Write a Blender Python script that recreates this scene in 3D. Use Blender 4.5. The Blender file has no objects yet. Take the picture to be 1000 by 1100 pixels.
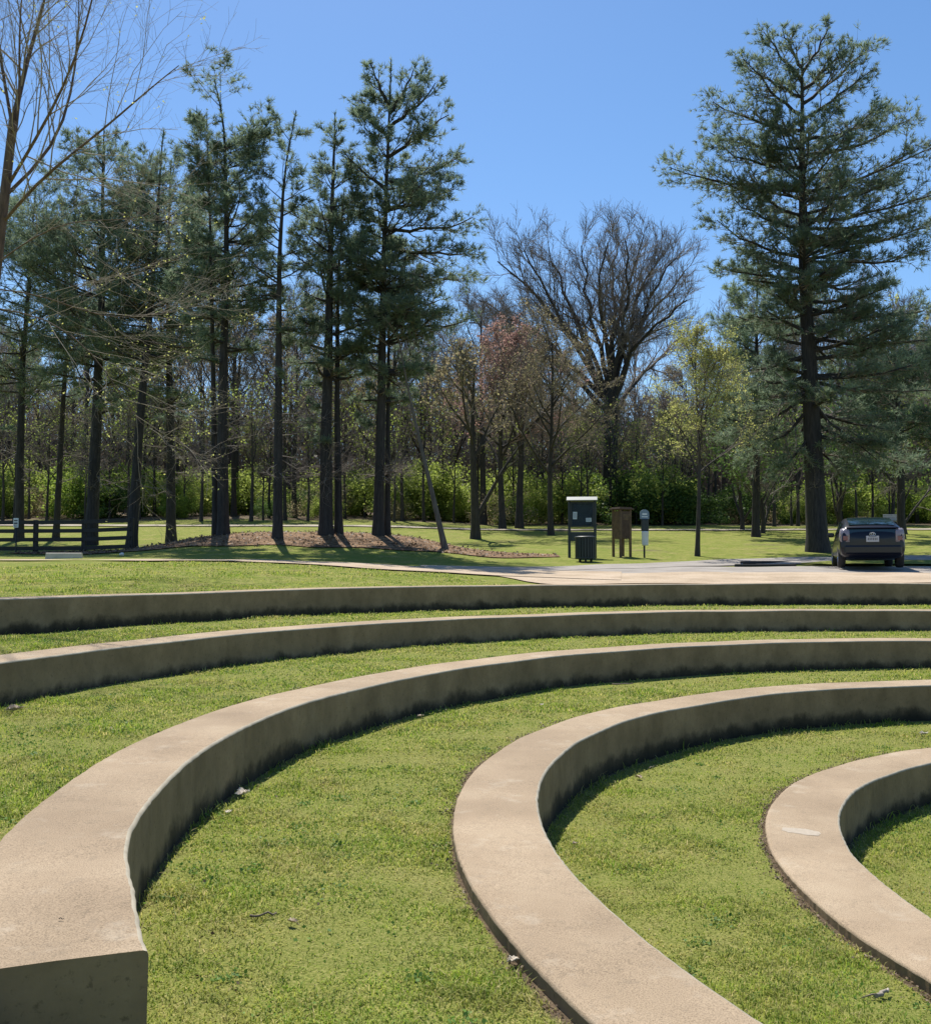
import bpy, bmesh, math, random
import numpy as np
from mathutils import Vector, Matrix
PI = math.pi
C = bpy.context.scene.collection
rs = np.random.RandomState

# ------------------------------------------------------------------ camera model (metres, eye above plaza level 0)
EZ, FPX, PITCH = 0.51, 1069.5, 0.049
CX, CY = 7.941, 6.854                                  # centre of the amphitheatre's arcs
RW = [15.424, 12.607, 9.769, 7.428, 5.068]             # inner radii of the five seat walls
TOP = [0.0, -0.454, -0.821, -1.241, -1.707]            # their top levels
WW = 0.6
TER = [-0.02, -0.475, -0.855, -1.27, -1.74, -2.15]      # turf levels, outside to stage
END = [201, 200.8, 200.5, 221, 226]                    # near ends of the walls, degrees
START = [4, 4, 4, 4, 4]


def sm(x):
    x = np.clip(x, 0, 1)
    return x * x * (3 - 2 * x)


LEFTP = ([12, 16, 20, 25, 27, 36, 42, 48, 60, 75, 100, 150, 500], [0, .08, .27, .51, .53, .74, 1.0, 1.5, 2.6, 3.9, 5.4, 7, 10])
RIGHTP = ([12, 22.5, 26, 28, 33, 37, 45, 55, 66, 85, 100, 150, 500], [0, 0, .15, .25, .42, .67, 1.25, 2.0, 2.8, 4.1, 5.0, 7, 10])


def G(x, y):
    """ground height"""
    x = np.asarray(x, float); y = np.asarray(y, float)
    r = np.hypot(x - CX, y - CY)
    a = np.degrees(np.arctan2(y - CY, x - CX)) % 360
    z = np.full(np.broadcast(x, y).shape, TER[5])
    for i in range(5):
        over = np.where(a > END[i], a - END[i] - .6, np.where(a < START[i], START[i] - a, 0))
        w = sm(over / 14.0)
        lo = (RW[i] + .12) * (1 - w) + (RW[i] - .9) * w
        hi = (RW[i] + .52) * (1 - w) + (RW[i] + 1.5) * w
        z = z + (TER[i] - TER[i + 1]) * sm((r - lo) / (hi - lo))
    t = sm((x + 7) / 10)
    e = np.interp(y, *LEFTP) * (1 - t) + np.interp(y, *RIGHTP) * t
    for i in range(5):                                   # turf worn lower behind the near runs of the walls
        z = z - .05 * sm((a - 165) / 22) * sm((r - RW[i] - .3) / .2) * sm((RW[i] + 1.3 - r) / .6) * (a < END[i] + 20) * (i > 1)
    z = z + e * sm((r - RW[0] - .6) / 2.5)
    z = z + .75 * np.exp(-((x + 6.2) / 5.6) ** 4 - ((y - 38.8) / 4.4) ** 2)
    z = z + .012 * np.sin(x * 1.7 + y * .6) * np.sin(y * 1.3 - x * .4) * sm((r - 3) / 3)
    return z


def gz(x, y): return float(G(x, y))


def PX(px, Y, py=None, z=None):
    """world point at depth row Y seen at photo column px (and row py, or height z, or on the ground)"""
    c, s = math.cos(PITCH), math.sin(PITCH)
    if py is not None:
        k = (550 - py) / FPX
        dz = Y * (k * c + s) / (c - k * s)
        dep = Y * c + dz * s
        return Vector(((px - 500) / FPX * dep, Y, EZ + dz))
    X = (px - 500) / FPX * Y
    for _ in range(6):
        zz = gz(X, Y) if z is None else z
        X = (px - 500) / FPX * (Y * c + (zz - EZ) * s)
    return Vector((X, Y, gz(X, Y) if z is None else z))


def PG(px, py):
    """point of the ground seen at a photo pixel (ray march)"""
    c, s = math.cos(PITCH), math.sin(PITCH)
    u = (550 - py) / FPX
    d = Vector(((px - 500) / FPX, c - u * s, s + u * c))
    t, last = 2.0, 2.0
    while t < 200:
        if EZ + d.z * t < gz(d.x * t, d.y * t):
            lo, hi = last, t
            for _ in range(25):
                m = (lo + hi) / 2
                if EZ + d.z * m < gz(d.x * m, d.y * m): hi = m
                else: lo = m
            t = hi; break
        last = t; t += .1
    return Vector((d.x * t, d.y * t, gz(d.x * t, d.y * t)))


# ------------------------------------------------------------------ materials
def newmat(name):
    m = bpy.data.materials.new(name); m.use_nodes = True
    nt = m.node_tree
    return m, nt, nt.nodes['Principled BSDF'], nt.nodes, nt.links


def ramp(nd, stops):
    r = nd.new('ShaderNodeValToRGB')
    el = r.color_ramp.elements
    while len(el) > 1: el.remove(el[-1])
    el[0].position = stops[0][0]; el[0].color = (*stops[0][1], 1)
    for p, c in stops[1:]:
        e = el.new(p); e.color = (*c, 1)
    return r


def noise(nd, ln, scale, det=4, rough=.55, vec=None, sc=None):
    n = nd.new('ShaderNodeTexNoise'); n.inputs['Scale'].default_value = scale
    n.inputs['Detail'].default_value = det; n.inputs['Roughness'].default_value = rough
    if vec is not None:
        if sc is not None:
            mp = nd.new('ShaderNodeMapping'); mp.inputs['Scale'].default_value = sc
            ln.new(vec, mp.inputs['Vector']); vec = mp.outputs[0]
        ln.new(vec, n.inputs['Vector'])
    return n


def mixc(nd, ln, a, b, fac, mode='MIX'):
    m = nd.new('ShaderNodeMix'); m.data_type = 'RGBA'; m.blend_type = mode
    for v, k in ((a, 6), (b, 7), (fac, 0)):
        if isinstance(v, (int, float)): m.inputs[k].default_value = v
        elif isinstance(v, tuple): m.inputs[k].default_value = (*v, 1)
        else: ln.new(v, m.inputs[k])
    return m.outputs[2]


def bump(nd, ln, bs, h, strength, dist):
    b = nd.new('ShaderNodeBump'); b.inputs['Strength'].default_value = strength; b.inputs['Distance'].default_value = dist
    ln.new(h, b.inputs['Height']); ln.new(b.outputs[0], bs.inputs['Normal'])


def plain(name, col, rough=.6, metal=0, var=.25, scale=6, spec=.5, coat=0):
    m, nt, bs, nd, ln = newmat(name)
    tc = nd.new('ShaderNodeTexCoord')
    n = noise(nd, ln, scale, 5, .6, tc.outputs['Object'])
    r = ramp(nd, [(.3, tuple(c * (1 - var) for c in col)), (.7, tuple(min(1, c * (1 + var)) for c in col))])
    ln.new(n.outputs[0], r.inputs[0]); ln.new(r.outputs[0], bs.inputs['Base Color'])
    bs.inputs['Roughness'].default_value = rough; bs.inputs['Metallic'].default_value = metal
    bs.inputs['Specular IOR Level'].default_value = spec; bs.inputs['Coat Weight'].default_value = coat
    return m


def leafmat(name, cols, trans=.35, rough=.6):
    """small leaf / needle faces: colour varies from face to face"""
    m, nt, bs, nd, ln = newmat(name)
    g = nd.new('ShaderNodeNewGeometry')
    k = len(cols)
    r = ramp(nd, [(i / (k - 1), c) for i, c in enumerate(cols)])
    ln.new(g.outputs['Random Per Island'], r.inputs[0])
    tc = nd.new('ShaderNodeTexCoord')
    n = noise(nd, ln, .9, 3, .6, tc.outputs['Object'])
    rr = ramp(nd, [(.3, (.75, .75, .75)), (.7, (1.25, 1.25, 1.25))])
    ln.new(n.outputs[0], rr.inputs[0])
    col = mixc(nd, ln, r.outputs[0], rr.outputs[0], 1.0, 'MULTIPLY')
    ln.new(col, bs.inputs['Base Color'])
    bs.inputs['Roughness'].default_value = rough
    bs.inputs['Specular IOR Level'].default_value = .25
    t = nd.new('ShaderNodeBsdfTranslucent'); ln.new(col, t.inputs[0])
    mx = nd.new('ShaderNodeMixShader'); mx.inputs[0].default_value = trans
    ln.new(bs.outputs[0], mx.inputs[1]); ln.new(t.outputs[0], mx.inputs[2])
    ln.new(mx.outputs[0], nd['Material Output'].inputs[0])
    return m


def barkmat(name, a, b, sx=14):
    m, nt, bs, nd, ln = newmat(name)
    tc = nd.new('ShaderNodeTexCoord')
    n = noise(nd, ln, 1, 6, .65, tc.outputs['Object'], (sx, sx, 2.2))
    r = ramp(nd, [(.32, a), (.68, b)])
    ln.new(n.outputs[0], r.inputs[0]); ln.new(r.outputs[0], bs.inputs['Base Color'])
    bs.inputs['Roughness'].default_value = .9
    bump(nd, ln, bs, n.outputs[0], .8, .03)
    return m


M = {}
M['pine_bark'] = barkmat('pine bark', (.014, .013, .013), (.05, .043, .04))
M['grey_bark'] = barkmat('grey bark', (.06, .052, .045), (.16, .14, .12))
M['dark_bark'] = barkmat('dark bark', (.022, .019, .017), (.066, .055, .046))
M['red_bark'] = barkmat('red bark', (.055, .036, .027), (.17, .11, .08))
M['twig'] = plain('twig', (.19, .16, .135), .9, 0, .3, 1)
M['pale_twig'] = plain('pale twig', (.26, .215, .165), .85, 0, .3, 1)
M['red_twig'] = plain('red twig', (.26, .175, .145), .9, 0, .3, 1)
M['needle'] = leafmat('needles', [(.10, .15, .105), (.16, .22, .145), (.22, .275, .165), (.13, .19, .145), (.29, .325, .19)], .62)
M['needle_pale'] = leafmat('pale needles', [(.15, .215, .14), (.21, .28, .17), (.27, .33, .19), (.17, .235, .155)], .55)
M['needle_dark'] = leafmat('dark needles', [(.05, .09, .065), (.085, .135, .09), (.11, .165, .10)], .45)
M['far_brush'] = leafmat('far brush', [(.10, .085, .065), (.15, .125, .095), (.19, .155, .12), (.17, .16, .09), (.12, .095, .075)], .4)
M['litter'] = leafmat('leaf litter', [(.07, .045, .028), (.16, .11, .07), (.26, .19, .12), (.10, .07, .045)], .15)
M['weed'] = leafmat('weed leaves', [(.07, .16, .03), (.12, .23, .04), (.17, .28, .05), (.09, .19, .04)], .35)
M['bud_red'] = leafmat('red buds', [(.44, .25, .22), (.54, .34, .30), (.45, .29, .23), (.38, .22, .20)], .55)
M['bud_brown'] = leafmat('brown buds', [(.32, .25, .16), (.38, .32, .18), (.32, .31, .14), (.28, .21, .15)], .55)
M['leaf_yellow'] = leafmat('yellow green leaves', [(.44, .44, .13), (.55, .54, .18), (.37, .42, .12), (.48, .46, .18)], .6)
M['leaf_young'] = leafmat('young leaves', [(.24, .32, .06), (.33, .41, .08), (.40, .45, .12), (.18, .25, .05)], .6)
M['leaf_green'] = leafmat('shrub leaves', [(.17, .27, .04), (.26, .37, .06), (.34, .43, .08), (.13, .20, .035)], .6)
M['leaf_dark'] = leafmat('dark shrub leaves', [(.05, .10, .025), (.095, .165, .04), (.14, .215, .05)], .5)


def concrete():
    m, nt, bs, nd, ln = newmat('tan concrete')
    tc = nd.new('ShaderNodeTexCoord'); ob = tc.outputs['Object']
    n1 = noise(nd, ln, 1.1, 5, .6, ob)
    r1 = ramp(nd, [(.22, (.29, .215, .142)), (.5, (.355, .268, .180)), (.75, (.415, .325, .225))])
    ln.new(n1.outputs[0], r1.inputs[0])
    n2 = noise(nd, ln, 160, 2, .7, ob)
    r2 = ramp(nd, [(.32, (.55, .55, .54)), (.5, (1, 1, 1)), (.7, (1.25, 1.25, 1.25))])
    ln.new(n2.outputs[0], r2.inputs[0])
    c = mixc(nd, ln, r1.outputs[0], r2.outputs[0], 1.0, 'MULTIPLY')
    n3 = noise(nd, ln, 2.6, 6, .68, ob)                 # pale scuffs
    r3 = ramp(nd, [(.56, (0, 0, 0)), (.74, (.6, .6, .6))])
    ln.new(n3.outputs[0], r3.inputs[0])
    c = mixc(nd, ln, c, (.50, .43, .335), r3.outputs[0])
    n4 = noise(nd, ln, 14, 5, .7, ob)                   # darker blotches
    r4 = ramp(nd, [(.30, (.5, .5, .5)), (.45, (0, 0, 0))])
    ln.new(n4.outputs[0], r4.inputs[0])
    c = mixc(nd, ln, c, (.235, .185, .13), r4.outputs[0])
    n6 = noise(nd, ln, .55, 3, .5, ob)                  # broad weathering
    r6 = ramp(nd, [(.35, (.90, .90, .89)), (.65, (1.05, 1.05, 1.04))]); ln.new(n6.outputs[0], r6.inputs[0])
    c = mixc(nd, ln, c, r6.outputs[0], 1.0, 'MULTIPLY')
    vo = nd.new('ShaderNodeTexVoronoi'); vo.feature = 'DISTANCE_TO_EDGE'; vo.inputs['Scale'].default_value = .55
    nv_ = noise(nd, ln, 2.2, 5, .7, ob); va = nd.new('ShaderNodeVectorMath'); va.operation = 'ADD'; ln.new(ob, va.inputs[0]); ln.new(nv_.outputs[1], va.inputs[1]); ln.new(va.outputs[0], vo.inputs['Vector'])
    rv = ramp(nd, [(0, (.45, .45, .45)), (.0035, (0, 0, 0))]); ln.new(vo.outputs['Distance'], rv.inputs[0])   # hairline cracks
    c = mixc(nd, ln, c, (.12, .095, .065), rv.outputs[0])
    ln.new(c, bs.inputs['Base Color'])
    bs.inputs['Roughness'].default_value = .9; bs.inputs['Specular IOR Level'].default_value = .2
    bump(nd, ln, bs, n2.outputs[0], .35, .004)
    return m


def stucco():
    m, nt, bs, nd, ln = newmat('grey cement render')
    tc = nd.new('ShaderNodeTexCoord'); uv = tc.outputs['UV']
    n1 = noise(nd, ln, 1.9, 7, .7, tc.outputs['Object'])
    r1 = ramp(nd, [(.3, (.20, .145, .085)), (.55, (.275, .20, .118)), (.75, (.35, .258, .155))])
    ln.new(n1.outputs[0], r1.inputs[0])
    n2 = noise(nd, ln, 1, 5, .6, uv, (3.2, 1.3, 1))        # run-off streaks
    r2 = ramp(nd, [(.33, (.78, .78, .76)), (.6, (1.08, 1.08, 1.08))])
    ln.new(n2.outputs[0], r2.inputs[0])
    c = mixc(nd, ln, r1.outputs[0], r2.outputs[0], .8, 'MULTIPLY')
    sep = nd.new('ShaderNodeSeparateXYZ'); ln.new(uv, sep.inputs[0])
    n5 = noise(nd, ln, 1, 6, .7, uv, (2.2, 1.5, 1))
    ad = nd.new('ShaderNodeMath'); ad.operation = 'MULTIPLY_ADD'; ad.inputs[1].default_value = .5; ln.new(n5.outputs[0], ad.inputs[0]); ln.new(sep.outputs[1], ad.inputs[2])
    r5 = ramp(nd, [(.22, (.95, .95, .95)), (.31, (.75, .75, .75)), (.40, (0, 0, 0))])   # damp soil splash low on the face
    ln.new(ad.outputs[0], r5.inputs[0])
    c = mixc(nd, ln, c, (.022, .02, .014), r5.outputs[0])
    ln.new(c, bs.inputs['Base Color']); bs.inputs['Roughness'].default_value = .92
    bs.inputs['Specular IOR Level'].default_value = .2
    n3 = noise(nd, ln, 30, 5, .7, tc.outputs['Object'])
    r3 = ramp(nd, [(.30, (.6, .6, .6)), (.42, (1, 1, 1))]); ln.new(n3.outputs[0], r3.inputs[0]); c = mixc(nd, ln, c, r3.outputs[0], 1.0, 'MULTIPLY'); ln.new(c, bs.inputs['Base Color'])
    bump(nd, ln, bs, n3.outputs[0], .4, .006)
    return m


M['concrete'] = concrete(); M['stucco'] = stucco()
M['patch'] = plain('grey patch', (.385, .325, .25), .9, 0, .12, 30)
M['rim'] = plain('grey cement rim', (.335, .295, .22), .9, 0, .22, 7)


def turf():
    m, nt, bs, nd, ln = newmat('turf')
    tc = nd.new('ShaderNodeTexCoord'); ob = tc.outputs['Object']
    n1 = noise(nd, ln, 1.5, 7, .72, ob)
    r1 = ramp(nd, [(.36, (.15, .195, .03)), (.52, (.21, .23, .05)), (.70, (.30, .26, .105))])
    ln.new(n1.outputs[0], r1.inputs[0])
    n2 = noise(nd, ln, 9, 6, .7, ob)
    r2 = ramp(nd, [(.3, (.55, .55, .5)), (.5, (1, 1, 1)), (.7, (1.3, 1.28, 1.2))])
    ln.new(n2.outputs[0], r2.inputs[0])
    c = mixc(nd, ln, r1.outputs[0], r2.outputs[0], 1, 'MULTIPLY')
    n3 = noise(nd, ln, 120, 3, .7, ob)
    r3 = ramp(nd, [(.3, (.45, .45, .4)), (.5, (1, 1, 1)), (.72, (1.35, 1.3, 1.25))])
    ln.new(n3.outputs[0], r3.inputs[0])
    c = mixc(nd, ln, c, r3.outputs[0], 1, 'MULTIPLY')
    ath = nd.new('ShaderNodeAttribute'); ath.attribute_name = 'thatch'
    nth = noise(nd, ln, 60, 4, .75, ob); rth = ramp(nd, [(.3, (.075, .09, .02)), (.5, (.19, .205, .048)), (.7, (.37, .32, .13))]); ln.new(nth.outputs[0], rth.inputs[0])
    mth = nd.new('ShaderNodeMath'); mth.operation = 'MULTIPLY'; mth.inputs[1].default_value = .8; ln.new(ath.outputs['Fac'], mth.inputs[0])
    c = mixc(nd, ln, c, rth.outputs[0], mth.outputs[0])
    at = nd.new('ShaderNodeAttribute'); at.attribute_name = 'soil'
    ns = noise(nd, ln, 7, 5, .7, ob)
    ad = nd.new('ShaderNodeMath'); ad.operation = 'MULTIPLY_ADD'; ln.new(ns.outputs[0], ad.inputs[0]); ad.inputs[1].default_value = .8; ln.new(at.outputs['Fac'], ad.inputs[2])
    rsl = ramp(nd, [(.75, (0, 0, 0)), (.95, (1, 1, 1))]); ln.new(ad.outputs[0], rsl.inputs[0])
    nsc = noise(nd, ln, 40, 4, .7, ob)
    rsc = ramp(nd, [(.3, (.055, .04, .026)), (.6, (.15, .11, .07)), (.78, (.26, .20, .13))]); ln.new(nsc.outputs[0], rsc.inputs[0])
    c = mixc(nd, ln, c, rsc.outputs[0], rsl.outputs[0])
    al = nd.new('ShaderNodeAttribute'); al.attribute_name = 'litter'
    nl = noise(nd, ln, .35, 5, .65, ob)
    ad2 = nd.new('ShaderNodeMath'); ad2.operation = 'MULTIPLY_ADD'; ln.new(nl.outputs[0], ad2.inputs[0]); ad2.inputs[1].default_value = .9; ln.new(al.outputs['Fac'], ad2.inputs[2])
    rl = ramp(nd, [(.85, (0, 0, 0)), (1.0, (1, 1, 1))]); ln.new(ad2.outputs[0], rl.inputs[0])
    nlc = noise(nd, ln, 6, 5, .7, ob)
    rlc = ramp(nd, [(.3, (.06, .045, .03)), (.55, (.15, .115, .075)), (.75, (.25, .20, .13))]); ln.new(nlc.outputs[0], rlc.inputs[0])
    c = mixc(nd, ln, c, rlc.outputs[0], rl.outputs[0])  # brown litter colour, doubling as painted broken shade on the far lawn
    ln.new(c, bs.inputs['Base Color']); bs.inputs['Roughness'].default_value = .95
    bs.inputs['Specular IOR Level'].default_value = .1
    bump(nd, ln, bs, n3.outputs[0], .6, .02)
    return m


def sheetmat(name, a, b, c2, sc=(1.2, 60), speck=.25):
    m, nt, bs, nd, ln = newmat(name)
    tc = nd.new('ShaderNodeTexCoord'); ob = tc.outputs['Object']
    n1 = noise(nd, ln, sc[0], 5, .6, ob); r1 = ramp(nd, [(.3, a), (.5, b), (.72, c2)]); ln.new(n1.outputs[0], r1.inputs[0])
    n2 = noise(nd, ln, sc[1], 3, .7, ob); r2 = ramp(nd, [(.3, (1 - speck,) * 3), (.7, (1 + speck,) * 3)]); ln.new(n2.outputs[0], r2.inputs[0])
    c = mixc(nd, ln, r1.outputs[0], r2.outputs[0], 1, 'MULTIPLY')
    ln.new(c, bs.inputs['Base Color']); bs.inputs['Roughness'].default_value = .92; bs.inputs['Specular IOR Level'].default_value = .2
    bump(nd, ln, bs, n2.outputs[0], .4, .01)
    return m


M['turf'] = turf()
M['asphalt'] = sheetmat('old asphalt', (.24, .215, .19), (.30, .27, .24), (.36, .325, .285))
M['paving'] = sheetmat('tan paving', (.33, .25, .17), (.43, .335, .235), (.50, .40, .295), (.8, 30), .3)
M['path'] = sheetmat('pale path', (.30, .26, .205), (.37, .32, .25), (.43, .37, .295))
M['mulch'] = sheetmat('bark mulch', (.065, .038, .02), (.185, .108, .055), (.34, .22, .125), (2.2, 14), .6)
def blades():
    m, nt, bs, nd, ln = newmat('grass blades')
    g = nd.new('ShaderNodeNewGeometry'); tc = nd.new('ShaderNodeTexCoord'); ob = tc.outputs['Object']
    ra = ramp(nd, [(0, (.125, .235, .024)), (.3, (.23, .35, .036)), (.6, (.335, .42, .052)), (.86, (.44, .455, .095)), (1, (.60, .51, .23))]); ln.new(g.outputs['Random Per Island'], ra.inputs[0])
    rb = ramp(nd, [(0, (.23, .27, .045)), (.3, (.37, .365, .08)), (.65, (.50, .445, .14)), (1, (.64, .52, .27))]); ln.new(g.outputs['Random Per Island'], rb.inputs[0])
    n1 = noise(nd, ln, 1.5, 7, .72, ob); r1 = ramp(nd, [(.42, (0, 0, 0)), (.68, (1, 1, 1))]); ln.new(n1.outputs[0], r1.inputs[0])
    c = mixc(nd, ln, ra.outputs[0], rb.outputs[0], r1.outputs[0])
    n2 = noise(nd, ln, 5, 4, .65, ob); r2 = ramp(nd, [(.3, (.52, .58, .45)), (.5, (1, 1, 1)), (.7, (1.28, 1.25, 1.22))]); ln.new(n2.outputs[0], r2.inputs[0])
    c = mixc(nd, ln, c, r2.outputs[0], 1.0, 'MULTIPLY')
    ln.new(c, bs.inputs['Base Color']); bs.inputs['Roughness'].default_value = .6; bs.inputs['Specular IOR Level'].default_value = .25
    t = nd.new('ShaderNodeBsdfTranslucent'); ln.new(c, t.inputs[0]); mx = nd.new('ShaderNodeMixShader'); mx.inputs[0].default_value = .5
    ln.new(bs.outputs[0], mx.inputs[1]); ln.new(t.outputs[0], mx.inputs[2]); ln.new(mx.outputs[0], nd['Material Output'].inputs[0])
    return m


M['blade'] = blades()

# ------------------------------------------------------------------ mesh builder
class MB:
    def __init__(self): self.v = []; self.f = []; self.n = 0; self.uv = None
    def add(self, V, F, m=0, smooth=False):
        V = np.asarray(V, float).reshape(-1, 3); F = np.asarray(F, int)
        self.v.append(V); self.f.append((F + self.n, m, smooth)); self.n += len(V)
        return self
    def xf(self, mat):
        A = np.array(mat); self.v = [v @ A[:3, :3].T + A[:3, 3] for v in self.v]; return self
    def build(self, name, mats, parent=None, loc=None):
        V = np.concatenate(self.v)
        me = bpy.data.meshes.new(name)
        me.vertices.add(len(V)); me.vertices.foreach_set('co', V.astype(np.float32).ravel())
        nl = sum(f.size for f, _, _ in self.f); npl = sum(len(f) for f, _, _ in self.f)
        me.loops.add(nl); me.polygons.add(npl)
        me.loops.foreach_set('vertex_index', np.concatenate([f.ravel() for f, _, _ in self.f]).astype(np.int32))
        tot = np.concatenate([np.full(len(f), f.shape[1]) for f, _, _ in self.f])
        st = np.concatenate([[0], np.cumsum(tot)[:-1]])
        me.polygons.foreach_set('loop_start', st.astype(np.int32))
        me.polygons.foreach_set('material_index', np.concatenate([np.full(len(f), m) for f, m, _ in self.f]).astype(np.int32))
        me.polygons.foreach_set('use_smooth', np.concatenate([np.full(len(f), s) for f, _, s in self.f]))
        me.update(calc_edges=True)
        if not isinstance(mats, (list, tuple)): mats = [mats]
        for m in mats: me.materials.append(m)
        o = bpy.data.objects.new(name, me); C.objects.link(o)
        if parent is not None: o.parent = parent
        if loc is not None: o.location = loc
        return o


def box(mb, c, s, rz=0, bev=.008, m=0, rx=0, ry=0):
    bm = bmesh.new(); bmesh.ops.create_cube(bm, size=1)
    for v in bm.verts: v.co = Vector((v.co.x * s[0], v.co.y * s[1], v.co.z * s[2]))
    if bev: bmesh.ops.bevel(bm, geom=list(bm.edges), offset=min(bev, min(s) * .3), segments=1, affect='EDGES')
    bmesh.ops.triangulate(bm, faces=[f for f in bm.faces if len(f.verts) != 4 and len(f.verts) != 3])
    R = Matrix.Rotation(rz, 4, 'Z') @ Matrix.Rotation(ry, 4, 'Y') @ Matrix.Rotation(rx, 4, 'X')
    bm.verts.index_update()
    V = [tuple(R @ v.co + Vector(c)) for v in bm.verts]
    q = [[v.index for v in f.verts] for f in bm.faces if len(f.verts) == 4]
    t = [[v.index for v in f.verts] for f in bm.faces if len(f.verts) == 3]
    n0 = mb.n
    mb.v.append(np.array(V)); mb.n += len(V)
    if q: mb.f.append((np.array(q) + n0, m, False))
    if t: mb.f.append((np.array(t) + n0, m, False))
    bm.free()
    return mb


def lathe(mb, prof, axis='Z', c=(0, 0, 0), n=20, m=0, smooth=True):
    prof = np.array(prof, float); a = np.arange(n) * 2 * PI / n
    V = np.stack([prof[:, 0][:, None] * np.cos(a), prof[:, 0][:, None] * np.sin(a), np.repeat(prof[:, 1][:, None], n, 1)], -1).reshape(-1, 3)
    if axis == 'Y': V = V[:, [0, 2, 1]] * [1, 1, -1]
    if axis == 'X': V = V[:, [2, 0, 1]]
    k = len(prof)
    F = [[i * n + j, i * n + (j + 1) % n, (i + 1) * n + (j + 1) % n, (i + 1) * n + j] for i in range(k - 1) for j in range(n)]
    return mb.add(V + np.array(c), F, m, smooth)


def nrm(v): return v / np.maximum(np.linalg.norm(v, axis=-1, keepdims=True), 1e-9)


def tubes(mb, P, R, sides=5, m=0, smooth=True):
    """batch of polylines (B,n,3) with radii (B,n)"""
    P = np.asarray(P, float); R = np.asarray(R, float)
    if P.ndim == 2: P = P[None]; R = R[None]
    B, n, _ = P.shape
    T = np.empty_like(P); T[:, 1:-1] = P[:, 2:] - P[:, :-2]; T[:, 0] = P[:, 1] - P[:, 0]; T[:, -1] = P[:, -1] - P[:, -2]
    T = nrm(T); md = nrm(T.mean(1))
    ref = np.zeros((B, 3)); ref[np.arange(B), np.abs(md).argmin(1)] = 1
    u = nrm(np.cross(T, ref[:, None, :])); v = np.cross(T, u)
    a = np.arange(sides) * 2 * PI / sides
    V = P[:, :, None] + R[:, :, None, None] * (np.cos(a)[:, None] * u[:, :, None] + np.sin(a)[:, None] * v[:, :, None])
    idx = np.arange(B * n * sides).reshape(B, n, sides)
    nx = np.roll(idx, -1, 2)
    F = np.stack([idx[:, :-1], nx[:, :-1], nx[:, 1:], idx[:, 1:]], -1).reshape(-1, 4)
    return mb.add(V.reshape(-1, 3), F, m, smooth)


def grow(g, P, R, n, t0, t1, ang, asd, lfun, rr, npts, up=0.0, wig=.1, flat=0, rmin=.004, taper=.3, lv=.6):
    """children of every polyline: n each, leaving between t0 and t1"""
    B, k, _ = P.shape
    n = np.full(B, n) if np.isscalar(n) else n
    idx = np.repeat(np.arange(B), n)
    j = np.concatenate([np.arange(q) for q in n]) if len(n) else np.zeros(0)
    t = t0 + (t1 - t0) * (j + g.rand(len(idx))) / np.repeat(n, n)
    s = np.clip(t, 0, .9999) * (k - 1); i = s.astype(int); fr = (s - i)[:, None]
    pos = P[idx, i] * (1 - fr) + P[idx, i + 1] * fr
    d = nrm(P[idx, i + 1] - P[idx, i])
    rl = R[idx, i] * (1 - fr[:, 0]) + R[idx, i + 1] * fr[:, 0]
    pl = np.linalg.norm(np.diff(P, axis=1), axis=2).sum(1)[idx]
    rv = g.randn(len(idx), 3); rv[:, 2] *= (1 - flat)
    pr = nrm(rv - (rv * d).sum(1, keepdims=True) * d)
    if flat: pr[:, 2] *= (1 - flat); pr = nrm(pr)
    a = np.radians(ang + asd * g.randn(len(idx)))[:, None]
    d = nrm(np.cos(a) * d + np.sin(a) * pr)
    L = lfun(t, pl) * (1 - lv / 2 + lv * g.rand(len(idx)))
    Q = np.empty((len(idx), npts, 3)); Q[:, 0] = pos
    for q in range(1, npts):
        Q[:, q] = Q[:, q - 1] + d * (L / (npts - 1))[:, None]
        d = nrm(d + np.array([0, 0, up]) + wig * g.randn(len(idx), 3))
    r0 = np.maximum(rl * rr, rmin)
    RR = r0[:, None] * np.linspace(1, taper, npts)[None]
    return Q, np.maximum(RR, rmin * .6)


def path_pts(pts, n):
    """resample a list of 3-D points smoothly"""
    p = np.array([tuple(q) for q in pts]); s = np.concatenate([[0], np.cumsum(np.linalg.norm(np.diff(p, axis=0), axis=1))]); s /= s[-1]
    t = np.linspace(0, 1, n)
    out = np.stack([np.interp(t, s, p[:, k]) for k in range(3)], 1)
    for _ in range(2): out[1:-1] = .25 * out[:-2] + .5 * out[1:-1] + .25 * out[2:]
    return out


def needles(g, mb, pos, dr, k, ln_, w, m, cone=.75, upb=.25):
    """k needle triangles at every tuft"""
    N = len(pos); p = np.repeat(pos, k, 0); d = np.repeat(dr, k, 0)
    d = nrm(d + cone * g.randn(N * k, 3) + np.array([0, 0, upb]))
    L = (ln_ * (.6 + .8 * g.rand(N * k)))[:, None]
    sd = nrm(np.cross(d, g.randn(N * k, 3))) * w * (.7 + .6 * g.rand(N * k))[:, None]
    V = np.stack([p - sd, p + sd, p + d * L + sd * .5, p + d * L - sd * .5], 1)
    F = np.arange(N * k * 4).reshape(-1, 4)
    return mb.add(V.reshape(-1, 3), F, m)


def leaves(g, mb, pos, size, m, up=.3):
    N = len(pos)
    nn = nrm(g.randn(N, 3) + np.array([0, 0, up])); a = nrm(np.cross(nn, g.randn(N, 3))); b = np.cross(nn, a)
    s = (size * (.5 + g.rand(N)))[:, None]
    V = np.stack([pos, pos + (a * .55 + b * .42) * s, pos + a * 1.15 * s, pos + (a * .55 - b * .42) * s], 1)
    return mb.add(V.reshape(-1, 3), np.arange(N * 4).reshape(-1, 4), m)


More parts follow.
